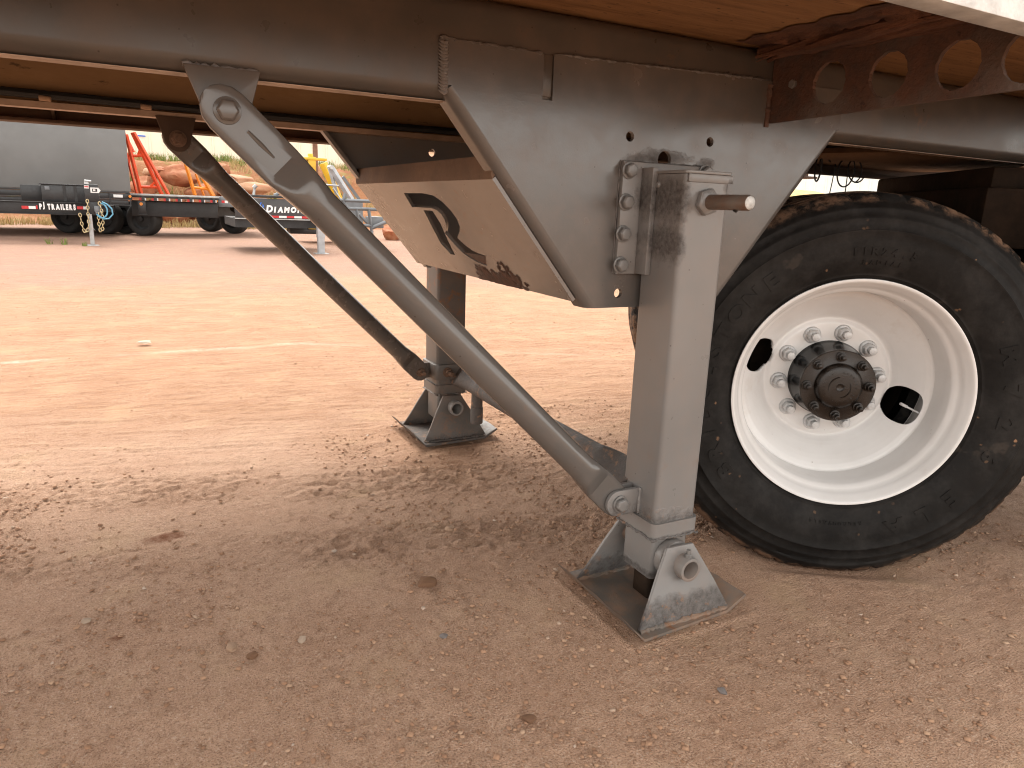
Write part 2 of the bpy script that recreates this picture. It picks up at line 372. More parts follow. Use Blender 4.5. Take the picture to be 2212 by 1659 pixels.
# ================================================================== GROUND
def axis_pts(lo, hi, step, far_lo, far_hi, g, lim):
    mid = list(np.arange(lo, hi, step)); a = [hi]; s = step
    while a[-1] < far_hi: s *= g if a[-1] < lim else 1.07; a.append(a[-1] + s)
    b = [lo]; s = step
    while b[-1] > far_lo: s *= max(g, 1.02) if b[-1] > -lim else 1.07; b.append(b[-1] - s)
    return np.array(b[:0:-1] + mid + a)
def ground_material():
    n = Nodes('red_dirt')
    mid = n.noise(3.5, 4, .6); fine = n.noise(42, 4, .7); grit = n.noise(230, 2, .7)
    rip = n.noise(1, 4, .65, n.mapping((3.2, 34, 8), (0, 0, -TRK)))
    sand = n.mix(n.ramp(mid, [(.3, 0.), (.7, 1.)]), (.38, .2, .108), (.465, .268, .155))
    earth = n.mix(n.ramp(mid, [(.3, 0.), (.7, 1.)]), (.45, .272, .178), (.54, .352, .243))
    grav = n.mix(n.ramp(fine, [(.35, 0.), (.65, 1.)]), (.27, .155, .115), (.41, .268, .21))
    c = n.mix(n.attr('sandy'), earth, sand); c = n.mix(n.attr('gravelly'), c, grav)
    rk = n.math('MULTIPLY', n.ramp(rip, [(.46, 0.), (.62, 1.)]), n.math('ADD', n.math('MULTIPLY', n.attr('sandy'), .5), .12))
    c = n.mix(rk, c, (.25, .125, .068))
    c = n.mix(n.math('MULTIPLY', n.ramp(fine, [(.5, 0.), (.66, 1.)]), .4), c, (.235, .12, .07))
    c = n.mix(n.math('MULTIPLY', n.ramp(grit, [(.57, 0.), (.66, 1.)]), .7), c, (.62, .47, .37))
    c = n.mix(n.math('MULTIPLY', n.ramp(grit, [(.35, 1.), (.45, 0.)]), .6), c, (.15, .08, .05))
    c = n.mix(n.ramp(mid, [(.56, 0.), (.72, .35)]), c, (.47, .31, .17))
    ch = n.math('MULTIPLY', n.attr('chalk'), n.ramp(fine, [(.36, 0.), (.6, 1.)]))
    c = n.mix(ch, c, (.66, .58, .47))
    c = n.mix(n.math('MULTIPLY', n.attr('stain'), n.ramp(fine, [(.3, .5), (.6, 1.)])), c, (.2, .075, .032))
    h = n.math('ADD', n.math('MULTIPLY', fine, .007), n.math('ADD', n.math('MULTIPLY', grit, .012), n.math('MULTIPLY', rip, .010)))
    return n.done(c, .92, 0.0, n.bump(h, .8, 1.0), .25)
m_ground = ground_material()
gx = axis_pts(-1.75, 1.5, .0085, -260, 260, 1.02, 9); gy = axis_pts(-1.0, 1.8, .0085, -60, 260, 1.012, 9)
GX, GY = np.meshgrid(gx, gy); Z = ground_h(GX, GY)
nx, ny = len(gx), len(gy)
me = bpy.data.meshes.new('ground'); me.vertices.add(nx * ny)
me.vertices.foreach_set('co', np.stack([GX, GY, Z], -1).astype(np.float32).ravel())
idx = np.arange(nx * ny).reshape(ny, nx)
q = np.stack([idx[:-1, :-1], idx[:-1, 1:], idx[1:, 1:], idx[1:, :-1]], -1).reshape(-1, 4)
me.loops.add(q.size); me.loops.foreach_set('vertex_index', q.astype(np.int32).ravel())
me.polygons.add(len(q)); me.polygons.foreach_set('loop_start', np.arange(0, q.size, 4, dtype=np.int32))
me.polygons.foreach_set('use_smooth', np.ones(len(q), bool)); me.update(calc_edges=True)
UU = GX * math.cos(TRK) + GY * math.sin(TRK); VV = -GX * math.sin(TRK) + GY * math.cos(TRK)
def fattr(name, arr):
    a = me.attributes.new(name, 'FLOAT', 'POINT'); a.data.foreach_set('value', arr.astype(np.float32).ravel())
fattr('sandy', sstep(1.0, 1.9, VV + (fbm(GX * 1.3, GY * 1.3, 3, 61) - .5) * 1.2) * (.55 + .45 * fbm(UU * .6, VV * 4, 3, 63)))
fattr('gravelly', sstep(6.0, 9.5, GY + (fbm(GX, GY, 3, 65) - .5) * 3) * .9)
# faint chalk line across the yard
cp = np.array([(-9, 3.2), (-3.4, 3.55), (-1.862, 3.732), (-.95, 3.80), (-.527, 3.80), (-.1, 3.78), (.45, 3.55), (1.2, 3.1), (1.75, 2.77), (3.5, 1.9), (8, 0)])
cyl_ = np.interp(GX, cp[:, 0], cp[:, 1]); d = np.abs(GY - cyl_ + (fbm(GX * 4, GY * 4, 2, 71) - .5) * .07)
fattr('chalk', (1 - sstep(.012, .06, d)) * (.35 + .65 * sstep(-.2, .3, -GX)) * sstep(.35, .6, fbm(GX * 2.2, GY * 2.2, 3, 73)) * .6)
st = np.zeros_like(GX)
for (sx, sy, rx, ry) in ((-1.08, .93, .07, .03), (-1.2, .42, .02, .015)):
    st = np.maximum(st, 1 - sstep(.5, 1.1, np.hypot((GX - sx) / rx, (GY - sy) / ry) + (fbm(GX * 18, GY * 18, 3, 75) - .5) * .8))
fattr('stain', st)
g = link('ground', me, m_ground); g['kind'] = 'structure'
g['label'] = 'bare red dirt yard with wheel tracks and grit'

# pebbles lying on the dirt
ICO = np.array([(1, 0, 0), (-1, 0, 0), (0, 1, 0), (0, -1, 0), (.55, .55, .75), (-.55, .55, .7), (.55, -.55, .7), (-.55, -.55, .75), (0, 0, -.6)], float)
ICF = np.array([(4, 5, 7), (4, 7, 6), (0, 2, 4), (2, 5, 4), (2, 1, 5), (1, 7, 5), (1, 3, 7), (3, 6, 7), (3, 0, 6), (0, 4, 6)])
def pebble_field(name, N, xr, yr, smin, smax, mat, clump=None, seed=3):
    r = np.random.default_rng(seed)
    px = r.uniform(*xr, N); py = r.uniform(*yr, N)
    if clump is not None:
        k = fbm(px * clump, py * clump, 3, seed + 100) > r.uniform(.3, .7, N); px, py = px[k], py[k]
    N = len(px); s = smin * (smax / smin) ** (r.random(N) ** 5.0)
    pz = ground_h(px, py) + s * .25
    ang = r.uniform(0, 6.283, N); V = np.repeat(ICO[None], N, 0) * r.uniform(.72, 1.2, (N, 9, 1))
    V = V * (np.stack([r.uniform(.8, 1.35, N), r.uniform(.7, 1.1, N), r.uniform(.5, .85, N)], -1) * s[:, None])[:, None, :]
    ca, sa = np.cos(ang)[:, None], np.sin(ang)[:, None]
    W = np.stack([V[..., 0] * ca - V[..., 1] * sa + px[:, None], V[..., 0] * sa + V[..., 1] * ca + py[:, None], V[..., 2] + pz[:, None]], -1)
    F = (ICF[None] + (np.arange(N) * 9)[:, None, None]).reshape(-1, 3)
    me = bpy.data.meshes.new(name); me.vertices.add(N * 9); me.vertices.foreach_set('co', W.astype(np.float32).ravel())
    me.loops.add(F.size); me.loops.foreach_set('vertex_index', F.astype(np.int32).ravel()); me.polygons.add(len(F))
    me.polygons.foreach_set('loop_start', np.arange(0, F.size, 3, dtype=np.int32)); me.update(calc_edges=True)
    a = me.attributes.new('tint', 'FLOAT', 'POINT'); a.data.foreach_set('value', np.repeat(r.random(N), 9).astype(np.float32))
    return link(name, me, mat)
def pebble_mat():
    n = Nodes('pebble_stone'); t = n.attr('tint')
    c = n.ramp(t, [(0., (.25, .14, .085)), (.4, (.34, .195, .12)), (.85, (.42, .26, .165)), (.97, (.45, .31, .215)), (1., (.55, .44, .36))])
    c = n.mix(n.math('MULTIPLY', n.noise(90, 1), .3), c, (.36, .21, .13))
    return n.done(c, .9, 0.0, None, .25)
m_peb = pebble_mat()
o = pebble_field('gravel', 100000, (-1.9, 1.5), (-.95, 1.8), .001, .008, m_peb, 2.6, 3); o['kind'] = 'stuff'; o['label'] = 'fine gravel and grit scattered over the near red dirt'
o = pebble_field('far_gravel', 20000, (-4.5, 4.5), (1.8, 9), .002, .008, m_peb, 1.2, 5); o['kind'] = 'stuff'; o['label'] = 'loose grit scattered across the open yard'
def stone_mesh(seed, sub=2, flat=.6, rough=.3):
    bm = bmesh.new(); bmesh.ops.create_icosphere(bm, subdivisions=sub, radius=1); r = random.Random(seed)
    offs = [Vector((r.uniform(-9, 9), r.uniform(-9, 9), r.uniform(-9, 9))) for _ in range(2)]
    from mathutils import noise as mn
    cuts = [(Vector((r.gauss(0, 1), r.gauss(0, 1), r.gauss(0, 1))).normalized(), r.uniform(.55, .85)) for _ in range(7)]
    for v in bm.verts:
        p = v.co.copy()
        for nrm, dd in cuts:
            k = p.dot(nrm)
            if k > dd: p -= nrm * (k - dd) * .85
        p *= 1 + rough * (mn.noise(p * 1.6 + offs[0])) + rough * .35 * mn.noise(p * 5 + offs[1])
        p.z *= flat; v.co = p
    me = bpy.data.meshes.new('stone'); bm.to_mesh(me); bm.free()
    me.polygons.foreach_set('use_smooth', [True] * len(me.polygons)); me.set_sharp_from_angle(angle=math.radians(38)); return me
m_stone = plain('yard_stone', (.42, .28, .19), .9, 0, .3, 30, .5, .25); m_stone_pale = plain('pale_stone', (.47, .36, .275), .9, 0, .3, 30, .5, .25)
m_stone_grey = plain('grey_stone', (.22, .195, .185), .85, 0, .3, 40, .5, .25); m_clod = plain('earth_clod', (.27, .15, .09), .95, 0, .35, 40, .8, .2)
STONES = [(-.46, .36, .03, .6, 'clod', 'largest brown clod in the middle of the foreground dirt'), (-.275, .65, .02, .6, 's', 'tan stone on the dirt left of the near landing pad'),
          (-.46, -.215, .016, .6, 'c2', 'flat round cracked clod near the bottom edge below the pad'), (-.815, .24, .013, .7, 'pale', 'pale pebble among grit in the lower left foreground'),
          (-.965, .27, .016, .6, 's2', 'tan stone between two others in the lower left dirt'), (-.93, .22, .014, .7, 'clod', 'dark-edged brown stone lowest of the lower left stones'),
          (-.045, -.32, .012, .6, 'grey', 'blue-grey stone chip at the bottom edge right of the pale patch'), (-.51, .12, .011, .6, 'grey', 'dark grey chip with pale ones beside it, lower centre'),
          (-1.265, .52, .013, .6, 'pale', 'small pale stone at the left edge of the foreground'), (.45, -.42, .011, .7, 's', 'tan pebble in the right foreground dirt')]
for i, (sx, sy, s, fl, k, lab) in enumerate(STONES):
    o = link('stone', stone_mesh(50 + i, 2, fl, .35), {'clod': m_clod, 'c2': m_clod, 'pale': m_stone_pale, 'grey': m_stone_grey}.get(k, m_stone))
    o.location = (sx, sy, float(ground_h(sx, sy)) + s * .22); o.scale = (s, s * .8, s); o.rotation_euler = (0, 0, i * 1.3); tag(o, lab, 'stone', 'loose stones on the dirt')
o = link('rag', stone_mesh(91, 2, .35, .5), plain('pale_litter', (.55, .47, .36), .8, 0, .2, 30, .3)); o.location = (-1.1, 4.05, .02); o.scale = (.045, .03, .025); tag(o, 'small crumpled pale litter beside the faint chalk line', 'litter')

# ================================================================== SEMI TRAILER
ST = thing('semi_trailer', 'grey painted semi-trailer frame with wooden deck standing on two landing legs', 'trailer', (.064, .715, 0), 0, True)
YO = .162                                   # outer face of the near rail
FD = .015                                   # the trailer leans: far side this much higher
XL, XR = -8.0, 2.6
def crail(yo, sgn, dz):
    """C-shaped pressed rail: rounded corners, flanges turned inwards (sgn=+1: inwards is +y)"""
    zb, zt, fl, t, r = 1.206 + dz, 1.408 + dz, .055, .011, .03
    out = []
    for i in range(7):
        a = math.radians(90 * i / 6); out.append((r - r * math.sin(a), zb + r - r * math.cos(a)))
    for i in range(7):
        a = math.radians(90 * i / 6); out.append((r - r * math.cos(a), zt - r + r * math.sin(a)))
    outer = [(fl, zb)] + out + [(fl, zt)]
    ri = r - t
    inn = []
    for i in range(7):
        a = math.radians(90 * i / 6); inn.append((r - ri * math.sin(a), zb + r - ri * math.cos(a)))
    for i in range(7):
        a = math.radians(90 * i / 6); inn.append((r - ri * math.cos(a), zt - r + ri * math.sin(a)))
    inner = [(fl, zb + t)] + inn + [(fl, zt - t)]
    loop = outer + inner[::-1]
    mb = MB(); mb.loft([[(x, yo + sgn * a, b) for a, b in (loop if sgn > 0 else loop[::-1])] for x in np.linspace(XL, XR, 12)]); return mb
rail = crail(YO, 1, 0).build('frame_rail', m_rail, ST, ang=50); rail['label'] = 'near frame rail in dull grey paint with rust along its lower edge'
frail = crail(1.27, -1, FD).build('frame_rail', m_brownsteel, ST, ang=50); frail['label'] = 'far frame rail brown with dust'
mb = MB(); mb.box((XL, .2, 1.378), (XR, 1.24, 1.404)); mb.build('subfloor', m_darkbrown, ST)
mb = MB(); mb.box((XL, 1.2125, 1.2212), (XR, 1.2145, 1.236)); mb.box((XL, 1.2146, 1.2195), (XR, 1.262, 1.2208)); mb.build('lit_flange_strip', m_litflange, frail)  # strips added in a paler colour: ground light on the far flange
MB().box((XL, .178, 1.2042), (XR, .2172, 1.2057)).build('lit_flange_strip', m_litflange, rail)  # same painted ground light under the near flange
MB().box((XL, 1.06, 1.338), (XR, 1.2, 1.3775)).build('deck_gap_shade', m_black, ST)  # dark box added to paint the black shade gap beneath the deck
deck = MB().box((XL, -.545, 1.411), (XR, 1.99, 1.452)).build('deck', m_wood, ST); deck['label'] = 'orange-brown timber deck seen from below'
# near side rail: white channel along the deck edge
mb = MB(); mb.loft([[(x, y, z) for y, z in ((-.55, 1.31), (-.50, 1.31), (-.50, 1.322), (-.538, 1.322), (-.538, 1.462), (-.50, 1.462), (-.50, 1.47), (-.55, 1.47))] for x in (XL, XR)])
mb.build('side_rail', m_sidealu, ST, .002)['label'] = 'pale weathered side rail along the near deck edge'
mb = MB(); mb.box((XL, 1.93, 1.228), (XR, 1.955, 1.409)); mb.box((XL, 1.86, 1.228), (XR, 1.9295, 1.24)); mb.build('side_rail', m_darkbrown, ST, .003)['label'] = 'dark dirty side rail along the far deck edge'
# pierced outriggers
def outrigger(x, ya, yb, m, holes):
    P = [(ya, 1.232), (yb, 1.245), (yb, 1.4), (ya, 1.4)] if ya > yb else [(ya, 1.245), (ya, 1.4), (yb, 1.4), (yb, 1.232)]
    mb = MB(); H = [[(cy + (.0455 + .0012 * math.sin(i * 2.3 + cy * 40)) * math.cos(2 * math.pi * i / 40), cz + (.047 + .0012 * math.sin(i * 1.7)) * math.sin(2 * math.pi * i / 40)) for i in range(40)] for cy, cz in holes]
    mb.plate(P, H, .011, frame((x, 0, 0), (0, 1, 0), (0, 0, 1)))
    o = mb.build('outrigger', m, ST, ang=30); return o
o = outrigger(.385, .158, -.495, m_rust, [(-.018, 1.309), (-.17, 1.307), (-.322, 1.304), (-.452, 1.302)]); o['label'] = 'rusty outrigger beam pierced by round holes'
mb = MB(); mb.box((.3975, -.495, 1.391), (.45, .158, 1.403)); mb.build('flange', m_rust, o, .002)
mb = MB(); hexbolt(mb, (.384, .086, 1.318), (-1, 0, 0), .011, .008, False); mb.build('rivet', m_bolt, o)
for xx in (-1.58, -2.9): outrigger(xx, 1.285, 1.925, m_darkbrown, [])
mb = MB(); mb.plate([(1.6, 1.40), (1.92, 1.40), (1.92, 1.23)], [], .01, frame((-1.32, 0, 0), (0, 1, 0), (0, 0, 1))); mb.build('gusset', m_darkbrown, ST)
# rotten splintered timber packing above the outrigger
def splinters():
    mb = MB(); r = random.Random(4)
    for k in range(34):
        y0 = r.uniform(-.5, .1); L = r.uniform(.12, .45); x = .352 + r.uniform(-.03, .045); z = 1.40 + r.uniform(-.014, .008); n = 7
        w = r.uniform(.004, .016); pts = []; rad = []
        dx, dz = r.uniform(-.03, .03), r.uniform(-.018, .012)
        for i in range(n):
            t = i / (n - 1); y = y0 - L * .5 + L * t
            pts.append((x + dx * t + r.uniform(-.003, .003), min(.158, y), z + dz * t + r.uniform(-.003, .003))); rad.append(w * (.25 + math.sin(math.pi * (t * .8 + .1))))
        mb.path(pts, rad, 6)
    return mb
splinters().build('timber_packing', m_rustwood, ST)['label'] = 'rotten splintered timber wedged above the outrigger'
mb = MB(); n = 60; rows = []
for i in range(n + 1):
    y = .15 - .66 * i / n; row = []
    for j in range(15):
        x = .24 + .16 * j / 14 + .01 * math.sin(i * .7); ed = abs(j - 8) / 7
        row.append((x + .004 * random.uniform(-1, 1), y, 1.4075 - (.016 * (1 - ed ** 2) * (.5 + .5 * math.sin(j * 2.1 + .15 * i)) + .004 * random.random()) * min(1, i / 10) * (1 if 0 < j < 14 else 0)))
    rows.append(row)
mb.loft(rows, False, False); mb.build('rotten_board', m_rustwood, ST)['label'] = 'dark rotten strip of decking'
mb = MB(); mb.path([(.372, .145, 1.386), (.362, .185, 1.372), (.35, .21, 1.352)][::-1], [.001, .004, .005], 5)
mb.path([(.34, -.02, 1.397), (.325, .06, 1.388), (.30, .135, 1.366)], [.006, .005, .001], 5); mb.build('splinter', m_rustwood, ST)

# wing plates carrying the legs
XC = .066
def wing(yo, sgn, dz, mat, nm_holes):
    """outer face at yo; inwards is sgn*y"""
    t = .011; r = .022
    tl, tr = (-.512, 1.318), (.652, 1.318); ml, mr = (-.512, 1.219), (.652, 1.222); bl, br = (-.14, .769), (.272, .769)
    d = Vector((bl[0] - ml[0], bl[1] - ml[1])).normalized(); nin = Vector((-d.y, d.x))      # inward normal of the left slanted edge
    if nin.x < 0: nin = -nin
    # outline pulled back by r along the slanted edges (the fold is added separately)
    L0 = (ml[0] + nin.x * r, ml[1] + nin.y * r); L1 = (bl[0] + nin.x * r, bl[1] + nin.y * r)
    R0 = (mr[0] - nin.x * r, mr[1] + nin.y * r); R1 = (br[0] - nin.x * r, br[1] + nin.y * r)
    out = [tl, (-.512, L0[1]), L0, L1, (bl[0] + .05, bl[1]), (br[0] - .05, br[1]), R1, R0, (.652, R0[1]), tr]
    slot = rrect(-.2845, 1.226, -.257, 1.321, .002, 2)
    out = [(.652, 1.338), (-.26, 1.319), (-.26, 1.226), (-.285, 1.226), (-.285, 1.318), (-.512, 1.318), (-.512, L0[1]), L0, (L1[0] + d.x * (.769 - L1[1]) / d.y, .769), (R1[0] - d.x * (.769 - R1[1]) / d.y, .769), R0, (.652, R0[1])]
    H = [circ(x, z, rr, 20) for x, z, rr in nm_holes]
    mb = MB()
    if sgn > 0: mb.plate(out, H, t, XZ(yo + t))
    else: mb.plate(out, H, t, XZ(yo))
    for side in (-1, 1):
        P0, P1 = (L0, L1) if side < 0 else (R0, R1); nn = Vector((nin.x * -side, nin.y)) if side > 0 else nin
        prof = []
        for i in range(9):
            a = math.radians(90 * i / 8); prof.append((-r * math.sin(a), r - r * math.cos(a)))
        prof.append((-r, .056))
        for dd in [(-r + t, .056)] : prof.append(dd)
        for i in range(8, -1, -1):
            a = math.radians(90 * i / 8); prof.append((-(r - t) * math.sin(a), r - (r - t) * math.cos(a)))
        rings = []
        for P, ext in ((P0, 0), (P1, 0)):
            dd2 = Vector((d.x * -side, d.y)); ring = []
            for a, b in prof:
                bx, bz = P[0] + nn.x * a, P[1] + nn.y * a
                if P is P1: k_ = (.769 - bz) / dd2.y; bx += dd2.x * k_; bz += dd2.y * k_
                ring.append((bx, yo + sgn * b, bz))
            rings.append(ring)
        if (side < 0) != (sgn < 0): rings = rings[::-1]
        mb.loft(rings)
    mb.v = [(x, y, z + dz) for x, y, z in mb.v]
    return mb
HOLES = [(-.047, 1.168, .0115), (.196, 1.173, .0115), (.059, 1.123, .02), (-.049, .804, .0115), (.18, .804, .0115)]
YW = .154
wn = wing(YW, 1, 0, m_paint, HOLES).build('wing_plate', m_wing, ST, ang=40); wn['label'] = 'near triangular grey wing plate with bolt holes and folded edges'
wf = wing(1.28, -1, FD * 0, m_darkbrown, [(-.109, 1.178, .013), (.196, 1.173, .0115)]).build('wing_plate', m_paint, ST, ang=40); wf['label'] = 'far wing plate in deep shade'
# recessed gusset seen in the slot, weld beads and paint-filled seam
mb = MB(); mb.box((-.284, YW + .0035, 1.233), (-.261, YW + .0085, 1.317)); mb.build('gusset', m_rail, wn, .001)
def bead(mb, pts, r, step, rough=.25):
    pts = [Vector(p) for p in pts]; out = []; rad = []; k = 0
    for a, b in zip(pts, pts[1:]):
        n = max(2, int((b - a).length / step))
        for i in range(n):
            t = i / n; out.append(a.lerp(b, t) + Vector((random.uniform(-1, 1), 0, random.uniform(-1, 1))) * r * rough * .5)
            rad.append(r * (1 + rough * random.uniform(-1, 1))); k += 1
    out.append(pts[-1]); rad.append(r * .6); mb.path(out, rad, 7)
mb = MB()
zz = 1.219
while zz < 1.316:                                                     # stacked-dime weld down the plate's left edge
    w = .0095 + random.uniform(-.001, .001)
    mb.path([(-.512 - w, YW + .008, zz + .004), (-.512 - w * .5, YW + .001, zz - .0005), (-.512, YW - .001, zz - .003), (-.512 + w * .5, YW - .0005, zz - .0005), (-.512 + w, YW + .003, zz + .004)], [.001, .0032, .0038, .0032, .001], 6)
    zz += .0062
mb.build('weld_bead', m_paint, wn)['label'] = 'rippled weld down the edge of the wing plate'
mb = MB(); bead(mb, [(-.52, YW + .004, 1.3195), (-.47, YW + .003, 1.3185), (-.287, YW + .003, 1.318)], .0042, .007, .5); bead(mb, [(-.258, YW + .003, 1.312), (-.254, YW + .003, 1.3195), (.1, YW + .003, 1.3275), (.38, YW + .003, 1.3355)], .0038, .007, .6)
mb.build('weld_bead', m_weld, wn)['label'] = 'dark uneven seam along the top of the wing plate'
mb = MB(); bead(mb, [(.376, YW, 1.322), (.377, YW - .001, 1.245)], .0075, .006, .35); mb.build('weld_bead', m_rust, wn)
mb = MB(); mb.box((.37, YW - .004, 1.222), (.384, YW + .01, 1.25)); mb.build('tab', m_rust, wn, .001)

# slanted cross plate with the cut-out letter
s_dir = Vector((.37, 0, -.451)).normalized(); SO = Vector((-.512, 0, 1.219))
MP = Matrix(((0, s_dir.x, 0, SO.x), (1, 0, 0, 0), (0, s_dir.z, 0, SO.z), (0, 0, 0, 1)))
nrm = Vector((1, 0, 0)).cross(Vector((0, 0, 1)))
U = Vector((0, 1, 0)); V = s_dir; Nn = U.cross(V); MP = frame(SO + Vector((0, 0, 0)), U, V)     # +local z points down-left (outwards)
R1 = [(.83, .241), (.67, .241), (.60, .248), (.565, .268), (.547, .30), (.547, .325), (.565, .352), (.597, .372), (.632, .388), (.648, .397), (.625, .422), (.60, .437), (.575, .444), (.527, .450), (.572, .491), (.625, .484), (.66, .472), (.69, .458), (.712, .425), (.724, .385), (.69, .368), (.662, .35), (.645, .33), (.641, .312), (.652, .298), (.68, .292), (.849, .292)]
R2 = [(.764, .302), (.692, .302), (.70, .345), (.742, .41), (.776, .472), (.81, .471), (.83, .432), (.80, .37)]
mb = MB(); mb.plate([(.172, .203), (1.262, .203), (1.262, .555), (.172, .555)], [R1, R2], .009, MP)
cp_ = mb.build('cross_plate', m_plate, ST, ang=30); cp_['label'] = 'slanted cross plate with a cut-out letter R'
top = SO + s_dir * .203; mb = MB()
mb.loft([[(top.x + a, y, top.z + b) for a, b in ((-.0075, -.006), (-.010, .005), (-.004, .045), (.006, .045), (.001, .004))] for y in (.172, 1.262)]); mb.build('lip', rusty('brown_lip', (.11, .066, .04), (.17, .1, .06), (.08, .05, .032), 14, .4, .7), cp_)
# thick flaking rust below the letter
mb = MB(); rows = []
for i in range(90):
    row = []
    for k in range(26):
        y, q = .36 + .36 * i / 89, .455 + .0985 * k / 25
        nz = float(fbm(np.array([y * 45]), np.array([q * 45]), 4, 5, .65)[0]); m_ = min(1, (k / 25) ** 1.2 * 1.5) * math.sin(math.pi * i / 89) ** .5 - .55 + (nz - .5) * 1.6
        inside = (.5 < y < .73 and q < .497 - (y - .6) * .1)
        row.append(MP @ Vector((y, q, .0093 + (.0045 * nz if m_ > 0 and not inside else -.0035))))
    rows.append(row)
mb.loft(rows, False, False); mb.build('rust_scale', m_rust, cp_, ang=180)

# ---- landing legs
def rbox(mb, x0, y0, x1, y1, z0, z1, r, cap=True, n=5):
    P = rrect(x0, y0, x1, y1, r, n); mb.loft([[(x, y, z0) for x, y in P], [(x, y, z1) for x, y in P]], cap); return mb
A, B = .131, .140
def landing_leg(y0, far):
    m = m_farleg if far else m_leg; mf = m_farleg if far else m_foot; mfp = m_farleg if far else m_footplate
    s = -1 if far else 1                                  # far leg is the mirror image: crank side outwards
    yb = y0 + B
    leg = rbox(MB(), 0, y0, A, yb, .215, 1.085, .013).build('landing_leg', m, ST, ang=30)
    leg['label'] = 'far landing leg, dull and rusty' if far else 'near landing leg in fresh grey paint'
    # lid
    mb = MB(); rbox(mb, -.003, y0 - .004, A + .004, yb + .001, 1.086, 1.093, .012); mb.build('lid', m, leg, .0015)
    mb = MB(); mb.box((.004, y0 - .0045, 1.068), (A + .003, y0 - .0005, 1.0855)); mb.build('lid_lip', m, leg, .001)
    mb = MB(); mb.cyl((-.0005, y0 + .095, 1.062), (-.006, y0 + .095, 1.062), .0085, .006, 16); mb.build('rivet', m_bolt, leg)
    # collar
    mb = MB(); P = rrect(-.0075, y0 - .0075, A + .0075, yb + .0075, .018); Q = rrect(.004, y0 + .004, A - .004, yb - .004, .012)
    mb.loft([[(x, y, .247) for x, y in P], [(x, y, .210) for x, y in P]], False); mb.plate(P, [Q], .001, frame((0, 0, .247), (1, 0, 0), (0, 1, 0))); mb.plate(P, [Q], .001, frame((0, 0, .209), (1, 0, 0), (0, 1, 0)))
    mb.build('collar', m if far else m_inner, leg, ang=30)
    mb = MB(); rr = random.Random(3 + far); pts = [(-.008, yb, .209)] + [(-.008 + rr.uniform(-.002, .001), yb - (B + .008) * t, .208 + rr.uniform(-.002, .002)) for t in np.linspace(0, 1, 22)] + [(-.006 + (A + .012) * t, y0 - .0085 + rr.uniform(-.001, .002), .2075 + rr.uniform(-.0025, .002)) for t in np.linspace(.02, 1, 22)]
    mb.path(pts, [.0035 + rr.uniform(-.0015, .0018) for _ in pts], 6); mb.build('weld_bead', m, leg)
    # inner tube
    rbox(MB(), .009, y0 + .009, A - .009, yb - .009,   .088, .208, .012).build('inner_tube', m if far else m_inner, leg, .002)
    # mounting plate and its bolts
    yw = (YW - .0015) if not far else 1.2815
    yp = yb + .001 if not far else y0 - .001
    if not far:
        mb = MB(); mb.plate([(-.07, .852), (.2, .852), (.2, 1.112), (-.068, 1.112)], [], YW - .0005 - (yb + .0005), XZ(YW - .0005)); mb.build('mount_plate', m, leg, .002)
        mb = MB(); mb.box((-.0155, .098, .853), (-.0005, yb, 1.1)); mb.build('mount_rib', m, leg, .002)
        mb = MB(); bead(mb, [(-.0705, YW - .001, .853), (-.071, YW - .001, .98), (-.0695, YW - .001, 1.113), (.2, YW - .001, 1.114)], .002, .006, .6); mb.build('weld_bead', m_weld, leg)
        mb = MB(); bead(mb, [(-.002, yb - .001, .855), (-.001, yb - .002, 1.095)], .006, .006, .6); mb.build('weld_bead', m, leg)
        for bx, bz in ((-.053, 1.092), (-.0565, 1.02), (-.0585, .947), (-.0595, .874)):
            mb = MB(); hexbolt(mb, (bx, yb + .0003, bz), (0, -1, 0), .0165, .015, True, random.random()); mb.build('bolt', m_bolt, leg, .001)
        for bz in (1.098, .95, .874):
            mb = MB(); hexbolt(mb, (.176, yb + .0003, bz), (0, -1, 0), .0165, .015, True, random.random()); mb.build('bolt', m_bolt, leg, .001)
        # crank shaft stub
        cx, cz = .062, 1.026
        mb = MB(); hexbolt(mb, (cx, y0 - .0003, cz), (0, -1, 0), .031, .016, False, .55); mb.build('shaft_nut', m, leg, .001)
        sh = MB().lathe([(0, 0), (.0165, 0), (.0165, .118), (.0145, .123), (0, .123)], 28, frame((cx, y0 - .012, cz), (1, 0, 0), (0, -1, 0))).build('crank_shaft', rusty('rusty_shaft', (.14, .08, .05), (.11, .088, .072), (.2, .175, .155), 25, .25, .45), leg)
        mb = MB(); mb.cyl((cx - .0015, y0 - .1, cz - .0168), (cx - .0075, y0 - .1, cz - .0147), .0045, None, 14); mb.build('cross_hole', m_black, sh)
        MB().lathe([(0, 0), (.0142, 0), (.012, .0012), (0, .0008)], 28, frame((cx, y0 - .1352, cz), (1, 0, 0), (0, -1, 0))).build('shaft_end', plain('worn_bright_steel', (.5, .49, .47), .4, .7, .3, 80, .4), sh)
    else:
        mb = MB(); mb.box((-.06, 1.2925, .852), (.19, y0 - .0005, 1.112)); mb.build('mount_block', m, leg, .003)
    # foot pad
    fy0, fy1 = y0 - .1, y0 + .245
    mb = MB(); t = .009; prof = [(-.118, .047), (-.085, .012), (.19, .012), (.252, .042)]
    lo = [(-.112, .041), (-.082, .003), (.193, .003), (.258, .035)]
    ring = prof + lo[::-1]
    rows = []
    for i in range(13):
        y = fy0 + (fy1 - fy0) * i / 12; rr = random.Random(i + 31 * far); w = .0025
        rows.append([(x + rr.uniform(-w, w) - (.006 if i in (0, 12) and k in (0, 7) else 0) * (1), y + (0.012 * (x / .2) if i == 0 else 0), z + rr.uniform(-.0012, .0012)) for k, (x, z) in enumerate(ring)])
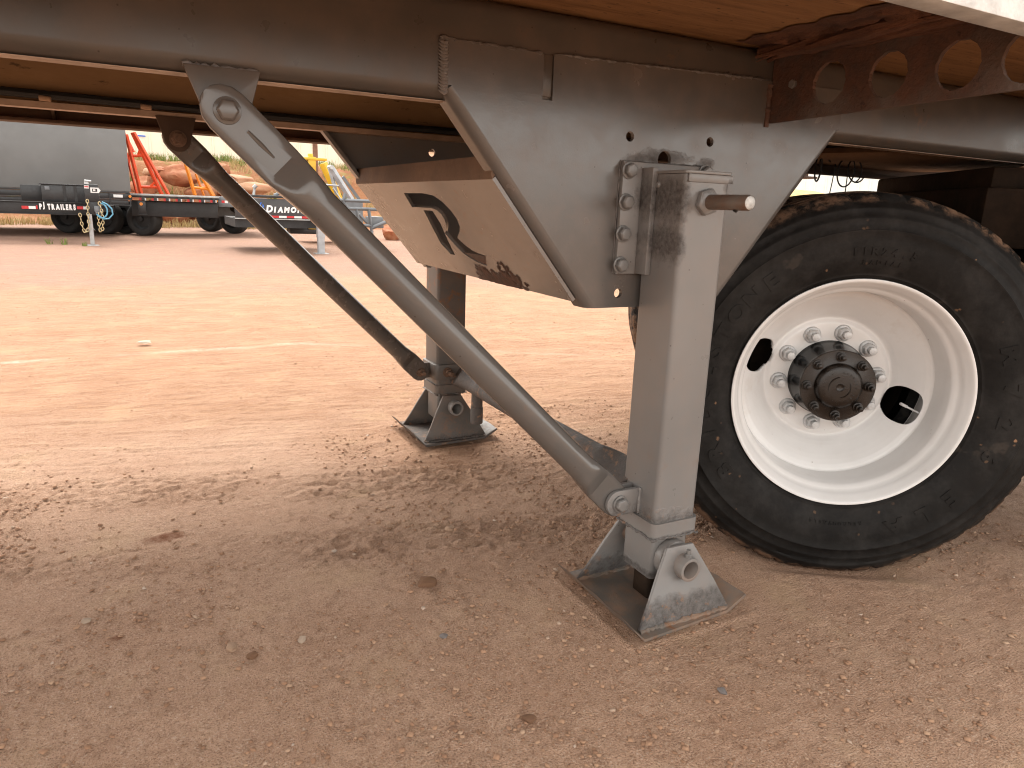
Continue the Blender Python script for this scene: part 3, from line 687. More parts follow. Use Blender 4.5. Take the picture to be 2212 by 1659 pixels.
    mb.loft(rows); mb.v = [(x, y, z + (.012 if far else .0)) for x, y, z in mb.v]
    pad = mb.build('foot_pad', mfp, leg, ang=25)
    fdz = .012 if far else 0
    yn, yf = y0 - .066, y0 + .186
    def bracket(y, lean, name='foot_bracket'):
        O = [(.018, .196 + fdz), (.012, .185 + fdz), (-.02, .128 + fdz), (-.05, .07 + fdz), (-.082, .013 + fdz), (.205, .013 + fdz), (.16, .095 + fdz), (.1, .194 + fdz)]
        H = [circ(.064, .146 + fdz, .024, 24)]
        mb = MB(); mb.plate(O, H, .009, XZ(y)); mb.v = [(x, yy + (z - .013) / .183 * lean, z) for x, yy, z in mb.v]; b_ = mb.build(name, mf, leg, .0015, 2, 30)
        mb = MB(); bead(mb, [(-.08, y - .0095, .014 + fdz), (.2, y - .0095, .014 + fdz)], .006, .007, .5); mb.build('weld_bead', mfp, b_); return b_
    bracket(y0 - .07, .042); bracket(y0 + .205, -.04)
    mb = MB(); mb.tube((.064, y0 - .077, .146 + fdz), (.064, y0 + .2, .146 + fdz), .0305, .0225, 32); pin = mb.build('foot_pin', rusty('pin_paint', (.2, .19, .18), (.23, .2, .18), (.24, .13, .075), 16, .3, .5), leg, .001)
    mb = MB(); mb.tube((.064, y0 + .008, .146 + fdz), (.064, y0 - .018, .146 + fdz), .05, .031, 28); mb.build('bush', m if far else m_inner, pin, .002)
    if not far:
        mb = MB(); hexbolt(mb, (.064, y0 - .062, .1755), (0, 0, 1), .0095, .009, False, .4); mb.cyl((.064, y0 - .062, .184), (.064, y0 - .062, .195), .0055, None, 14); mb.build('lock_bolt', m_bolt, pin)
    mb = MB(); rbox(mb, .03, y0 + .035, A - .03, yb - .035, .014 + fdz, .0875, .01); mb.build('shoe', m_truck, leg)  # near-black: shade of the gap under the inner tube put into its colour
    return leg
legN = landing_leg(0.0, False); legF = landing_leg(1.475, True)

# ---- diagonal braces: pipe with flattened, bolted ends
def brace(P0, P1, r, fl0, fl1, mat, tr=.095, vref=(0, 1, 0)):
    P0, P1 = Vector(P0), Vector(P1); L = (P1 - P0).length; d = (P1 - P0).normalized(); v = Vector(vref); v = (v - d * v.dot(d)).normalized(); u = d.cross(v)
    rings = []; N = 40
    def sec(s):
        k0 = min(1, max(0, (s - fl0) / tr)); k1 = min(1, max(0, (L - s - fl1) / (tr * .75))); return k0 ** .8, k1 ** .8
    ss = [-.045, -.043, -.036, -.02] + list(np.linspace(0, fl0, 4)) + list(np.linspace(fl0, fl0 + tr, 12)[1:]) + list(np.linspace(fl0 + tr, L - fl1 - tr * .75, 14)[1:-1]) + list(np.linspace(L - fl1 - tr * .75, L - fl1, 10)) + list(np.linspace(L - fl1, L, 4)[1:]) + [L + .02, L + .033, L + .039, L + .041]
    for s in ss:
        sc_ = max(0, min(L, s)); kk = lambda q, f_, t_: min(1, max(0, (q - f_) / t_))
        kw = kk(sc_, fl0, tr) * kk(L - sc_, fl1, tr * .8); k = kk(sc_, fl0, tr * .5) * kk(L - sc_, fl1, tr * .45)
        w = r * 1.22 * (1 - kw) + r * kw; h = .011 * (1 - k) + r * k; k = kw
        over = -s if s < 0 else (s - L if s > L else 0); em = .046 if s < 0 else .042
        if over > 0: w *= math.sqrt(max(.0, 1 - (over / em) ** 2)) * .98 + .02
        e = 5.0 * (1 - k) + 2.0 * k; ring = []
        for j in range(N):
            a = 2 * math.pi * j / N; ca, sa = math.cos(a), math.sin(a)
            X = w * math.copysign(abs(ca) ** (2 / e), ca); Y = h * math.copysign(abs(sa) ** (2 / e), sa)
            ring.append(P0 + d * s + u * X + v * Y)
        rings.append(ring)
    return MB().loft(rings), d, u, v, L
NB0, NB1 = Vector((-.928, .128, 1.143)), Vector((-.062, .088, .288))
mb, d, u, v, L = brace(NB0, NB1, .0335, .125, .075, m_brace); br = mb.build('brace', m_brace, ST, ang=24); br['label'] = 'near diagonal pipe brace with flattened bolted ends'
mb = MB(); hexbolt(mb, NB0 + Vector((0, -.0115, 0)), (0, -1, 0), .019, .014, True, .2); mb.build('bolt', m_brace, br, .001)
mb = MB(); pa = NB0 + d * .045 - v * .0108; mb.path([pa + d * t for t in (0, .03, .06)], [.003, .0045, .002], 6); mb.build('crease', m_brace, br)
mb = MB(); hexbolt(mb, NB1 + Vector((0, -.0255, 0)), (0, -1, 0), .018, .014, True, .5); mb.build('bolt', m_bolt, legN, .001)
def ear(xa, y, z, leg, m, w=.09):
    O = [(-.0003, z + .033), (xa * .9, z + .033)] + [(xa + .033 * math.cos(t) * 1.0, z + .033 * math.sin(t)) for t in np.linspace(math.pi / 2, 1.5 * math.pi, 12)] + [(-.0003, z - .033)]
    mb = MB(); mb.plate(O[::-1], [], .011, XZ(y)); return mb.build('ear', m, leg, .0018)
ear(-.066, .0755, .288, legN, m_leg); ear(-.066, .111, .288, legN, m_leg)
mb = MB(); bead(mb, [(-.003, .063, .255), (-.003, .063, .322)], .0055, .006, .3); mb.build('weld_bead', m_leg, legN)
mb = MB(); mb.plate([(-.992, 1.216), (-.866, 1.216), (-.872, 1.195), (-.894, 1.12), (-.915, 1.102), (-.94, 1.102), (-.957, 1.125)], [], .012, XZ(.153)); bk = mb.build('brace_bracket', m_rail, ST, .002, 2, 30); bk['label'] = 'tapered bracket plate under the near rail'
mb = MB(); bead(mb, [(-.99, .158, 1.2165), (-.868, .158, 1.2165)], .005, .007, .6); mb.build('weld_bead', m_paint, bk)
FB0, FB1 = Vector((-.951, 1.226, 1.161)), Vector((-.06, 1.52, .304))
mb, d, u, v, L = brace(FB0, FB1, .033, .07, .075, m_farbrace); bf = mb.build('brace', m_farbrace, ST, ang=24); bf['label'] = 'far diagonal pipe brace, dark and dusty'
mb = MB(); hexbolt(mb, FB0 + Vector((0, -.026, 0)), (0, -1, 0), .02, .013, True, .2); mb.cyl(FB0 + Vector((0, -.03, 0)), FB0 + Vector((0, -.05, 0)), .009, None, 14); mb.build('nut', m_rustbolt, bf)
mb = MB(); hexbolt(mb, FB1 + Vector((0, -.012, 0)), (0, -1, 0), .017, .014, True, .6); mb.cyl(FB1 + Vector((0, -.02, 0)), FB1 + Vector((0, -.055, 0)), .0085, None, 14); mb.build('nut', m_rustbolt, bf)
mb = MB(); mb.plate([(-1.008, 1.224), (-.897, 1.224), (-.912, 1.17)] + [(-.951 + .037 * math.cos(t), 1.161 + .037 * math.sin(t)) for t in np.linspace(0, -math.pi, 12)] + [(-.99, 1.165)], [], .01, XZ(1.213)); bk2 = mb.build('brace_bracket', m_darkbrown, ST, .0015, 2, 30); bk2['label'] = 'rusty bracket plate under the far rail'
ear(-.06, 1.541, .304, legF, m_farleg)
# clamp band and cross tie between the legs
mb = MB(); rbox(mb, -.012, 1.463, A + .012, 1.627, .272, .338, .02); mb.build('clamp_band', m_farleg, legF, .003)
mb = MB(); hexbolt(mb, (.045, 1.4625, .305), (0, -1, 0), .018, .016, True, .3); mb.cyl((.045, 1.45, .305), (.045, 1.41, .305), .0095, None, 14); mb.build('bolt', m_rustbolt, legF)
mb, *_ = brace((.09, 1.46, .286), (.018, .158, .328), .034, .03, .05, m_tie, .12, (.8, 0, -.6)); tie = mb.build('cross_tie', m_tie, ST, ang=45); tie['label'] = 'rusty pipe tie between the two landing legs'
mb = MB(); mb.cyl((.087, 1.25, .285), (.087, 1.25, .2), .023, None, 20); mb.cyl((.087, 1.25, .205), (.087, 1.25, .137), .0255, None, 20); mb.build('stub', m_tie, tie, .001)
# black tube added for the shade band along the far rail, with clips
mb = MB(); mb.path([(x, 1.207, 1.252 + .003 * math.sin(x * 3)) for x in np.linspace(-6, .9, 40)], .012, 8); shade_tube = mb.build('shade_band_tube', m_black, ST)
for x in (-1.53, -1.28, -1.03, -.86):
    mb = MB(); mb.cyl((x - .014, 1.196, 1.244), (x + .014, 1.192, 1.242), .008, .007, 12); mb.build('clip', m_stone, shade_tube, .001)
# front coupler plate region between the rails
mb = MB(); mb.lathe([(0, 0), (.5, 0), (.52, .01), (.5, .03), (0, .035)], 64, frame((1.72, .80, 1.225), (1, 0, 0), (0, 0, 1))); mb.build('coupler_plate', m_fifth, ST, ang=40)
mb = MB(); mb.box((.95, .24, 1.262), (XR, 1.21, 1.30)); mb.build('belly_plate', m_darkbrown, ST)
mb = MB(); mb.box((.55, 1.0, 1.185), (XR, 1.02, 1.262)); mb.box((.55, .97, 1.185), (XR, 1.0, 1.193)); mb.build('cross_channel', m_darkbrown, ST, .002)
def loop(c, a, b, t0, t1, ph=0, n=26): return [(c[0] + a * math.sin(t) * math.cos(ph) + .004 * t, c[1] + .006 * t, c[2] + b * math.cos(t) + a * .4 * math.sin(t) * math.sin(ph)) for t in np.linspace(t0, t1, n)]
mb = MB(); mb.path(loop((1.30, .75, 1.185), .014, .045, 0, 6.6, .5), .0035, 6); mb.path(loop((1.34, .74, 1.20), .05, .03, 1, 6.9, -.6), .003, 6); mb.path(loop((1.45, .74, 1.18), .045, .055, 0, 7, .2), .003, 6); mb.path(loop((1.50, .73, 1.19), .05, .045, 2, 9, -.3), .003, 6); mb.path([(1.385, .75, 1.2), (1.38, .75, 1.14), (1.372, .75, 1.075)], .002, 5); mb.path([(1.462, .75, 1.2), (1.465, .75, 1.07)], .002, 5)
mb.build('loose_wire', m_black, ST)

# ================================================================== TRUCK (drive wheels turned under the trailer)
WZ = .518
TR = thing('truck', 'dirty truck chassis with white-rimmed dual drive wheels turned under the trailer', 'truck', (.665, -.0008, 0), -.601)
TW = Matrix.Translation((0, 0, WZ))
def tyre_profile():
    half = [(.312, .016), (.322, .008), (.333, .002), (.338, -.004), (.342, -.004), (.346, -.006), (.362, -.0155), (.385, -.024), (.43, -.0305), (.452, -.0295), (.455, -.0315), (.458, -.0315), (.461, -.0285), (.482, -.0235),
            (.486, -.0245), (.49, -.0235), (.494, -.0195), (.508, -.012), (.512, -.0125), (.516, -.0105), (.52, -.006), (.53, .003), (.54, .013), (.546, .02), (.552, .03), (.556, .058), (.549, .062), (.549, .07), (.557, .074), (.5595, .105), (.552, .109), (.552, .115), (.5595, .119)]
    return half + [(r, .25 - y) for r, y in half[::-1]]
def tyre(n=288, notch=True):
    mb = MB(); mb.lathe(tyre_profile(), n, TW); vs = []
    for k, (x, y, z) in enumerate(mb.v):
        j = k % n; dz = z - WZ; r = math.hypot(x, dz)
        if notch and .533 < r and (y < .056 or y > .19) and (j % 6) == 0: x *= 1 - .007 / r; dz *= 1 - .007 / r
        z = WZ + dz
        if z < .03: y = .125 + (y - .125) * (1 + .06 * (.03 - z) / .03)
        z = max(z, -.021 + .001 * math.sin(j * 3.1)); vs.append((x, y, z))
    mb.v = vs; return mb
def flat_dent(): pass
wheel = MB()
RIM = [(.315, .014), (.3265, .006), (.3285, .0015), (.3275, -.0025), (.3235, -.0035), (.319, -.0005), (.3155, .008), (.309, .018), (.304, .030), (.3015, .040), (.296, .047), (.289, .053), (.286, .064), (.2845, .09), (.283, .12), (.281, .152), (.281, .22), (.30, .235), (.302, .26), (.3, .262)]
wheel.lathe(RIM, 128, TW)
wo_ = wheel.build('wheel', m_rim, TR, ang=55); wo_['label'] = 'outer drive wheel with deep white dished rim'
t0 = tyre().build('tyre', m_tyre, wo_, ang=40)
def disc():
    prof = [(.2815, .149), (.278, .153), (.272, .155), (.262, .161), (.25, .171), (.238, .182), (.226, .194), (.214, .206), (.204, .217), (.197, .226), (.192, .232), (.188, .2345), (.184, .234), (.181, .230), (.177, .2275), (.17, .2268), (.15, .2266), (.12, .2266), (.097, .2266)]
    rs = np.concatenate([np.linspace(.2815, .186, 90), np.linspace(.184, .097, 14)]); pr = np.array(prof)
    ys = np.interp(-rs, -pr[:, 0], pr[:, 1]); n = 600; HA = [math.radians(-16), math.radians(163)]
    V = np.zeros((len(rs), n, 2)); th = np.arange(n) * 2 * math.pi / n
    V[..., 0] = rs[:, None] * np.cos(th); V[..., 1] = rs[:, None] * np.sin(th)
    HOLE = []
    for a in HA:
        e = np.array([math.cos(a), math.sin(a)]); t_ = np.array([-e[1], e[0]]); c = e * .2265
        q = V - c; er = q @ e / .0425; et = q @ t_ / .055; rad = (np.abs(er) ** 2.5 + np.abs(et) ** 2.5) ** (1 / 2.5)
        near = np.abs(rad - 1) < .026
        sc = np.where(near, 1 / np.maximum(rad, .01), 1.0); V = c + q * sc[..., None] * 1.0 if False else np.where(near[..., None], c + q * sc[..., None], V)
        HOLE.append((a, e, t_, c))
    mb = MB(); R2_ = np.hypot(V[..., 0], V[..., 1]); Y = np.interp(-R2_, -pr[:, 0], pr[:, 1])
    mb.v = [(V[i, j, 0], Y[i, j], WZ + V[i, j, 1]) for i in range(len(rs)) for j in range(n)]
    for i in range(len(rs) - 1):
        for j in range(n):
            k = (j + 1) % n
            cc = (V[i, j] + V[i, k] + V[i + 1, j] + V[i + 1, k]) / 4; bad = False
            if rs[i] > .18:
                for a, e, t_, c in HOLE:
                    q = cc - c
                    if abs(q @ e / .0425) ** 2.5 + abs(q @ t_ / .055) ** 2.5 < 1.001: bad = True
            if bad: continue
            mb.f.append((i * n + j, i * n + k, (i + 1) * n + k, (i + 1) * n + j))
    return mb
dsc = disc().build('disc', m_rim, wo_, ang=50); dsc.modifiers.new('thick', 'SOLIDIFY').thickness = .01; dsc.modifiers['thick'].offset = -1
# lug nuts
lug0 = None
for k in range(10):
    a = math.radians(7 + 36 * k); M = Matrix.Translation((.1455 * math.cos(a), .2262, WZ + .1455 * math.sin(a)))
    if lug0 is None:
        mb = MB(); mb.cyl((0, 0, 0), (0, -.007, 0), .0265, .0235, 28); mb.cyl((0, -.007, 0), (0, -.029, 0), .0205, .0195, 6, ph=.3); mb.cyl((0, -.029, 0), (0, -.031, 0), .0192, .016, 6, ph=.3); lug0 = mb.build('lug_nut', m_lug, wo_, .0008)
        mb = MB(); mb.cyl((0, -.03, 0), (0, -.05, 0), .0125, .0125, 8, ph=.2); st0 = mb.build('stud', m_lug, lug0, .0015); lug0.matrix_basis = M
    else:
        c = lug0.copy(); COL.objects.link(c); c.matrix_basis = M @ Matrix.Rotation(k * .37, 4, 'Y'); s_ = st0.copy(); COL.objects.link(s_); s_.parent = c
# hub
mb = MB(); mb.lathe([(.1185, .2275), (.1185, .224), (.1155, .219), (.1135, .205), (.107, .17), (.101, .142), (.1, .131), (.09, .1305)], 72, TW); hub = mb.build('hub', m_hubgloss, wo_, ang=40); hub['label'] = 'gloss black hub barrel'
mb = MB(); mb.lathe([(.0915, .1325), (.107, .1325), (.1085, .131), (.1085, .1205), (.107, .119), (.07, .119), (.0685, .118), (.067, .108), (.063, .102), (.056, .0985), (.04, .0968), (.012, .0962), (.009, .099), (.004, .1), (0, .1)], 72, TW); mb.build('hub_flange', m_hub, wo_, ang=35)['label'] = 'brown-black bolted axle flange with domed cap'
mb = MB()
for a0, a1, rr_ in ((100, 205, .031), (280, 385, .031)):
    mb.path([(rr_ * math.cos(math.radians(t)), .0963, WZ + rr_ * math.sin(math.radians(t))) for t in np.linspace(a0, a1, 14)], .0022, 6)
for i in range(26):
    t = math.radians(i * 13.8); 
    if i % 9 < 7: mb.path([(.043 * math.cos(t), .097, WZ + .043 * math.sin(t)), (.049 * math.cos(t + .03), .0973, WZ + .049 * math.sin(t + .03))], .0012, 5)
mb.build('cap_relief', m_hub, wo_)
ax0 = None
for k in range(8):
    a = math.radians(2 + 45 * k); M = Matrix.Translation((.089 * math.cos(a), .1188, WZ + .089 * math.sin(a)))
    if ax0 is None:
        mb = MB(); mb.cyl((0, 0, 0), (0, -.005, 0), .0155, .0145, 20); mb.cyl((0, -.005, 0), (0, -.019, 0), .0125, .0115, 6); mb.cyl((0, -.019, 0), (0, -.034, 0), .0075, .006, 12); ax0 = mb.build('axle_nut', m_hub, wo_, .0008); ax0.matrix_basis = M
    else: c = ax0.copy(); COL.objects.link(c); c.matrix_basis = M @ Matrix.Rotation(k * .5, 4, 'Y')
mb = MB(); mb.path([(.279, .168, WZ - .087), (.25, .166, WZ - .074), (.204, .164, WZ - .053)], [.0038, .003, .0028], 8); mb.cyl((.222, .1645, WZ - .061), (.202, .164, WZ - .052), .0045, None, 12); mb.build('valve_stem', m_lug, wo_)
# raised lettering on the sidewall
m_letter = plain('tyre_letter_rubber', (.011, .010, .0095), .5, 0, .3, 60, .2, .22)
def side_y(r):
    P = [(a, b) for a, b in tyre_profile()[:24]]; return float(np.interp(r, [a for a, b in P], [b for a, b in P]))
def arc_text(chars, size, r, wide=1.0, offset=.0):
    for ch, deg in chars:
        mb = MB()
        vs, fs = text_geo(ch, size, .0, offset, .12 if False else 0); a = math.radians(deg); e = (math.cos(a), math.sin(a)); t = (math.sin(a), -math.cos(a))
        out = []
        for lift in (.0, .0032):
            for (x, y, z) in vs:
                X = e[0] * (r + y) + t[0] * x * wide; Zz = e[1] * (r + y) + t[1] * x * wide; rr = math.hypot(X, Zz); out.append((X, side_y(rr) + .0008 - lift, WZ + Zz))
        N = len(vs); ff = [tuple(i + N for i in f) for f in fs]
        cnt = {}
        for f in fs:
            for i in range(len(f)): cnt[(f[i], f[(i + 1) % len(f)])] = 1
        for (i, j) in cnt:
            if (j, i) not in cnt: ff.append((i, j, j + N, i + N))
        mb.add(out, ff); mb.build('letter', m_tyre, wo_, smooth=False)
W_ = 'BRIDGESTONE'
arc_text([(c, 216.5 - i * (216.5 - 130) / 10) for i, c in enumerate(W_)], .056, .402, 1.2, .0028)
arc_text(list(zip('M726', (21, 7, -6.5, -20.5))) + list(zip('ELA', (-42, -54, -66))), .056, .403, 1.2, .0028)
arc_text([(c, 98 - i * 3.6) for i, c in enumerate('11R24.5')], .027, .402, 1.1, .0013)
arc_text([(c, 94 - i * 2.8) for i, c in enumerate('RADIAL')], .016, .373, 1.1, .0005)
arc_text([(c, -79 - i * 2.1) for i, c in enumerate('REGROOVABLE')], .013, .378, 1.0, .0003)
# inner dual, the wheels of the other side, axle, brake drum, chassis
inner = MB().lathe([(.29, .02), (.29, .2), (.25, .2), (.1, .19)], 64, TW).build('wheel', m_truck, TR); inner.location.y = .345; inner['label'] = 'inner dual wheel hidden behind the white one'
t_ = t0.copy(); COL.objects.link(t_); t_.parent = inner; t_.location = (0, 0, 0)
for yy, lb in ((1.39, 'inner wheel on the far end of the axle'), (1.73, 'outer wheel on the far end of the axle')):
    w_ = inner.copy(); COL.objects.link(w_); w_.location.y = yy; w_['label'] = lb; t_ = t0.copy(); COL.objects.link(t_); t_.parent = w_
mb = MB(); mb.cyl((0, .3, WZ), (0, 1.75, WZ), .09, None, 24); mb.cyl((0, .62, WZ), (0, .4, WZ), .2, None, 40); mb.cyl((0, 1.2, WZ), (0, 1.4, WZ), .2, None, 40); mb.lathe([(0, -.2), (.15, -.18), (.22, 0), (.15, .18), (0, .2)], 32, Matrix.Translation((0, .98, WZ))); mb.build('axle', m_truck, TR)
for yy in (.66, 1.28):
    mb = MB(); mb.box((-.75, yy, .80), (5.0, yy + .08, 1.02)); mb.build('chassis_rail', m_truck, TR, .006)
mb = MB(); mb.box((.42, .35, .93), (3.0, 1.6, 1.11)); mb.box((.5, .5, 1.112), (1.5, 1.5, 1.18)); mb.build('coupling_base', m_truck, TR, .01)
mb = MB(); mb.box((.62, -.02, .85), (.64, .62, 1.12)); mb.box((.60, .0, .72), (1.9, .6, .76)); mb.box((.66, .05, .9), (1.4, .09, .98)); mb.box((.66, .05, 1.02), (1.4, .09, 1.06)); mb.build('spring_hanger', m_truck, TR, .006)
for k in range(7):
    mb = MB(); mb.box((-.2 + .09 * k, .70, .72), (-.13 + .09 * k, .78, .80)); mb.build('spring_leaf', m_truck, TR, .003)
w_ = wo_.copy(); COL.objects.link(w_); w_.location.x = 1.34; w_['label'] = 'front drive wheel beyond the right edge'
t_ = t0.copy(); COL.objects.link(t_); t_.parent = w_
d_ = dsc.copy(); COL.objects.link(d_); d_.parent = w_

# ================================================================== BACKGROUND
m_blk = plain('black_trailer_paint', (.018, .019, .021), .38, .0, .35, 3, .08)
m_blkdull = plain('dull_black_steel', (.022, .022, .023), .6, 0, .35, 6, .15)
m_panel = plain('charcoal_dump_wall', (.145, .15, .15), .4, 0, .2, .9, .1)
m_fartyre = plain('background_tyre', (.02, .018, .017), .75, 0, .35, 8, .3)
m_red = plain('red_reflector', (.5, .015, .02), .35, 0, .1, 20, 0); m_white = plain('white_reflector', (.72, .72, .72), .4, 0, .1, 20, 0)
m_letterw = plain('white_vinyl', (.8, .8, .8), .45, 0, .05, 20, 0)
m_amber = plain('amber_lens', (.75, .24, .02), .3, 0, .1, 20, 0)
m_orange = plain('orange_ramp_paint', (.72, .085, .025), .45, 0, .18, 4, .1); m_orange2 = plain('yellow_orange_ramp_paint', (.75, .24, .02), .45, 0, .18, 4, .1)
m_yellow = plain('yellow_machine_paint', (.68, .42, .025), .45, 0, .22, 4, .15)
m_galv = plain('galvanised_steel', (.42, .43, .43), .45, .5, .25, 12, .1); m_gold = plain('gold_chain', (.5, .42, .25), .4, .7, .25, 30, .1)
m_grey = plain('grey_machine_paint', (.16, .175, .19), .45, .1, .25, 6, .1); m_lightgrey = plain('light_grey_cylinder', (.38, .4, .42), .4, .3, .2, 8, .1)
m_blue = plain('blue_air_hose', (.11, .34, .5), .4, 0, .1, 20, 0); m_bluelogo = plain('blue_vinyl', (.02, .14, .62), .4, 0, .1, 20, 0)
m_plank = plain('deck_planks', (.3, .2, .13), .85, 0, .35, 6, .3)

def simple_wheel(parent, x, y, r=.385, w=.24, yaw=0.0, dual=False):
    mb = MB(); prof = [(r * .62, 0), (r * .7, -.012), (r * .88, -.018), (r * .96, -.004), (r * .99, .02), (r, w / 2)]; prof = prof + [(a, w - b) for a, b in prof[::-1][1:]]
    mb.lathe(prof, 48, Matrix.Translation((x, y, r)) @ Matrix.Rotation(yaw, 4, 'Z')); o = mb.build('wheel', m_fartyre, parent, ang=50)
    for k in range(3):
        pass
    mb = MB(); mb.lathe([(r * .63, .012), (r * .6, .005), (r * .56, .03), (r * .5, .06), (r * .3, .05), (r * .16, .03), (r * .14, -.02), (0, -.025)], 32, Matrix.Translation((x, y, r)) @ Matrix.Rotation(yaw, 4, 'Z')); mb.build('rim', m_blkdull, o, ang=50)
    return o
def tape(parent, x0, x1, y, z0, z1, segs, start=0):
    w = (x1 - x0) / segs
    for i in range(segs):
        mb = MB(); mb.box((x0 + i * w, y - .003, z0), (x0 + (i + 1) * w - .001, y, z1)); mb.build('reflector', m_red if (i + start) % 2 == 0 else m_white, parent)

# --- dump trailer with a tall charcoal front wall
DT = thing('dump_trailer', 'black dump trailer with tall charcoal front wall and gold safety chains', 'trailer', (-2.4, 17, 0), 0, True)
mb = MB(); mb.box((-6.2, 17.0, 1.0), (-1.14, 17.05, 2.75)); mb.box((-6.2, 17.051, 1.0), (-6.1, 21.5, 2.7)); mb.box((-1.2, 17.051, 1.0), (-1.145, 21.5, 2.7)); wl = mb.build('dump_wall', m_panel, DT, .01); wl['label'] = 'smooth charcoal front wall of the dump box'
mb = MB(); mb.box((-6.2, 16.98, .96), (-1.16, 17.06, .999)); mb.box((-6.2, 16.995, .84), (-1.17, 17.05, .958)); mb.box((-6.2, 16.965, .815), (-1.16, 17.06, .838)); mb.box((-6.2, 16.995, .72), (-1.2, 17.05, .813)); mb.box((-6.2, 16.96, .695), (-1.15, 17.06, .718)); mb.build('bolster', m_blk, DT, .003)
for x in (-1.16, -1.55, -5.2): MB().box((x - .012, 16.97, .72), (x + .012, 16.993, .958)).build('stiffener', m_blk, DT)
MB().box((-1.48, 16.9805, .87), (-1.3, 16.9935, .93)).build('maker_plate', m_white, DT)
# tongue
mb = MB(); mb.box((-5.4, 15.0, .545), (-1.86, 15.1, .745)); mb.box((-5.4, 14.96, .53), (-1.86, 15.12, .5445)); mb.box((-5.4, 14.96, .7455), (-1.86, 15.12, .76)); tg = mb.build('tongue_beam', m_blkdull, DT, .004)
mb = MB(); mb.box((-2.0, 15.13, .56), (-1.9, 17.0, .72)); mb.box((-4.2, 15.13, .56), (-4.1, 17.0, .72)); mb.build('drawbar', m_blkdull, DT, .004)
def line_text(chars, x, y, z, parent, wide, gap, slope=0.0, shear=0.0, off=.004, total=None):
    G = [(ch, *text_geo(ch, sz, .002, off, shear)) for ch, sz in chars if ch != ' ']
    wid = sum((max(v[0] for v in g[1]) - min(v[0] for v in g[1])) for g in G)
    if total: wide = (total - gap * (len(G) - 1) - .03) / wid
    xs = x
    for ch, sz in chars:
        if ch == ' ': x += .03; continue
        vs, fs = text_geo(ch, sz, .002, off, shear); x0 = min(v[0] for v in vs); w = (max(v[0] for v in vs) - x0) * wide; y0 = min(v[1] for v in vs)
        mb = MB(); mb.add([(x + (a - x0) * wide, y - c, z + slope * (x - xs) + (b - y0)) for a, b, c in vs], fs); mb.build('letter', m_letterw, parent, smooth=False); x += w + gap
line_text([(c, .132) for c in 'PJ TRAILERS'], -2.672, 14.954, .618, DT, 1, .014, total=.585, off=.009)
tape(DT, -2.95, -2.73, 14.957, .622, .676, 2, 0); tape(DT, -2.066, -1.86, 14.957, .64, .694, 2, 0); MB().box((-2.722, 14.954, .622), (-2.7, 14.957, .69)).build('reflector', m_red, DT)
mb = MB(); mb.box((-2.63, 15.15, .762), (-1.9, 15.6, 1.075)); tb = mb.build('toolbox', m_blk, DT, .012); MB().box((-2.65, 15.13, 1.077), (-1.89, 15.62, 1.095)).build('lid', m_blk, tb, .004); MB().box((-2.57, 15.138, .98), (-2.49, 15.149, 1.045)).build('latch', m_grey, tb, .004)
for x in (-2.28, -2.1): MB().box((x, 15.142, .775), (x + .05, 15.149, 1.07)).build('strap', m_blkdull, tb)
mb = MB(); mb.box((-3.02, 15.7, .76), (-2.66, 16.4, 1.06)); mb.build('battery_box', m_blk, DT, .01)
mb = MB(); mb.box((-1.89, 14.42, .78), (-1.66, 14.6, 1.11)); mb.box((-1.87, 14.4, .55), (-1.70, 14.95, .79)); cpl = mb.build('coupler', m_blk, DT, .012)
mb = MB(); mb.cyl((-1.70, 14.38, .62), (-1.70, 14.38, .72), .06, None, 20); mb.cyl((-1.74, 14.36, .6), (-1.62, 14.36, .6), .035, None, 16); mb.build('coupler_ring', m_grey, DT, .004)
MB().plate([(-1.79, .955), (-1.66, .955), (-1.625, 1.0), (-1.66, 1.05), (-1.79, 1.05)], [], .003, XZ(14.418)).build('decal', m_white, DT); MB().plate([(-1.765, .975), (-1.68, .975), (-1.68, 1.03), (-1.765, 1.03)], [[(-1.75, .99), (-1.75, 1.02), (-1.71, 1.02), (-1.71, .99)]], .002, XZ(14.4149)).build('decal_print', m_blk, DT); MB().box((-1.885, 14.414, 1.03), (-1.81, 14.419, 1.085)).build('decal', m_white, DT); MB().box((-1.88, 14.411, 1.05), (-1.815, 14.4138, 1.07)).build('decal_print', m_red, DT)
# jack
mb = MB(); mb.cyl((-1.84, 14.36, 1.11), (-1.84, 14.36, 1.15), .04, .035, 16); mb.cyl((-1.87, 14.36, 1.165), (-1.76, 14.36, 1.16), .02, None, 12); mb.build('jack_crank', m_galv, DT)
mb = MB(); rbox(mb, -1.875, 14.33, -1.805, 14.40, .012, .57, .008); jk = mb.build('jack_leg', m_galv, DT); MB().cyl((-1.84, 14.365, .0), (-1.84, 14.365, .011), .11, .1, 24).build('jack_foot', m_galv, jk); mb = MB(); mb.cyl((-1.90, 14.36, .29), (-1.78, 14.36, .29), .012, None, 10); mb.build('jack_pin', m_grey, jk)
def chain(pts, r=.026, w=.008):
    pts = [Vector(p) for p in pts]; mb = MB(); dist = 0; k = 0; seg = []
    for a, b in zip(pts, pts[1:]):
        n = max(1, int((b - a).length / .052))
        for i in range(n): seg.append((a.lerp(b, (i + .5) / n), (b - a).normalized()))
    for k, (c, d) in enumerate(seg):
        u = Vector((0, 1, 0)) if k % 2 else d.cross(Vector((0, 1, 0))).normalized()
        P = [c + d * r * 1.35 * math.cos(t) + u * r * .8 * math.sin(t) for t in np.linspace(0, 2 * math.pi, 13)]; mb.path(P, w, 6)
    return mb
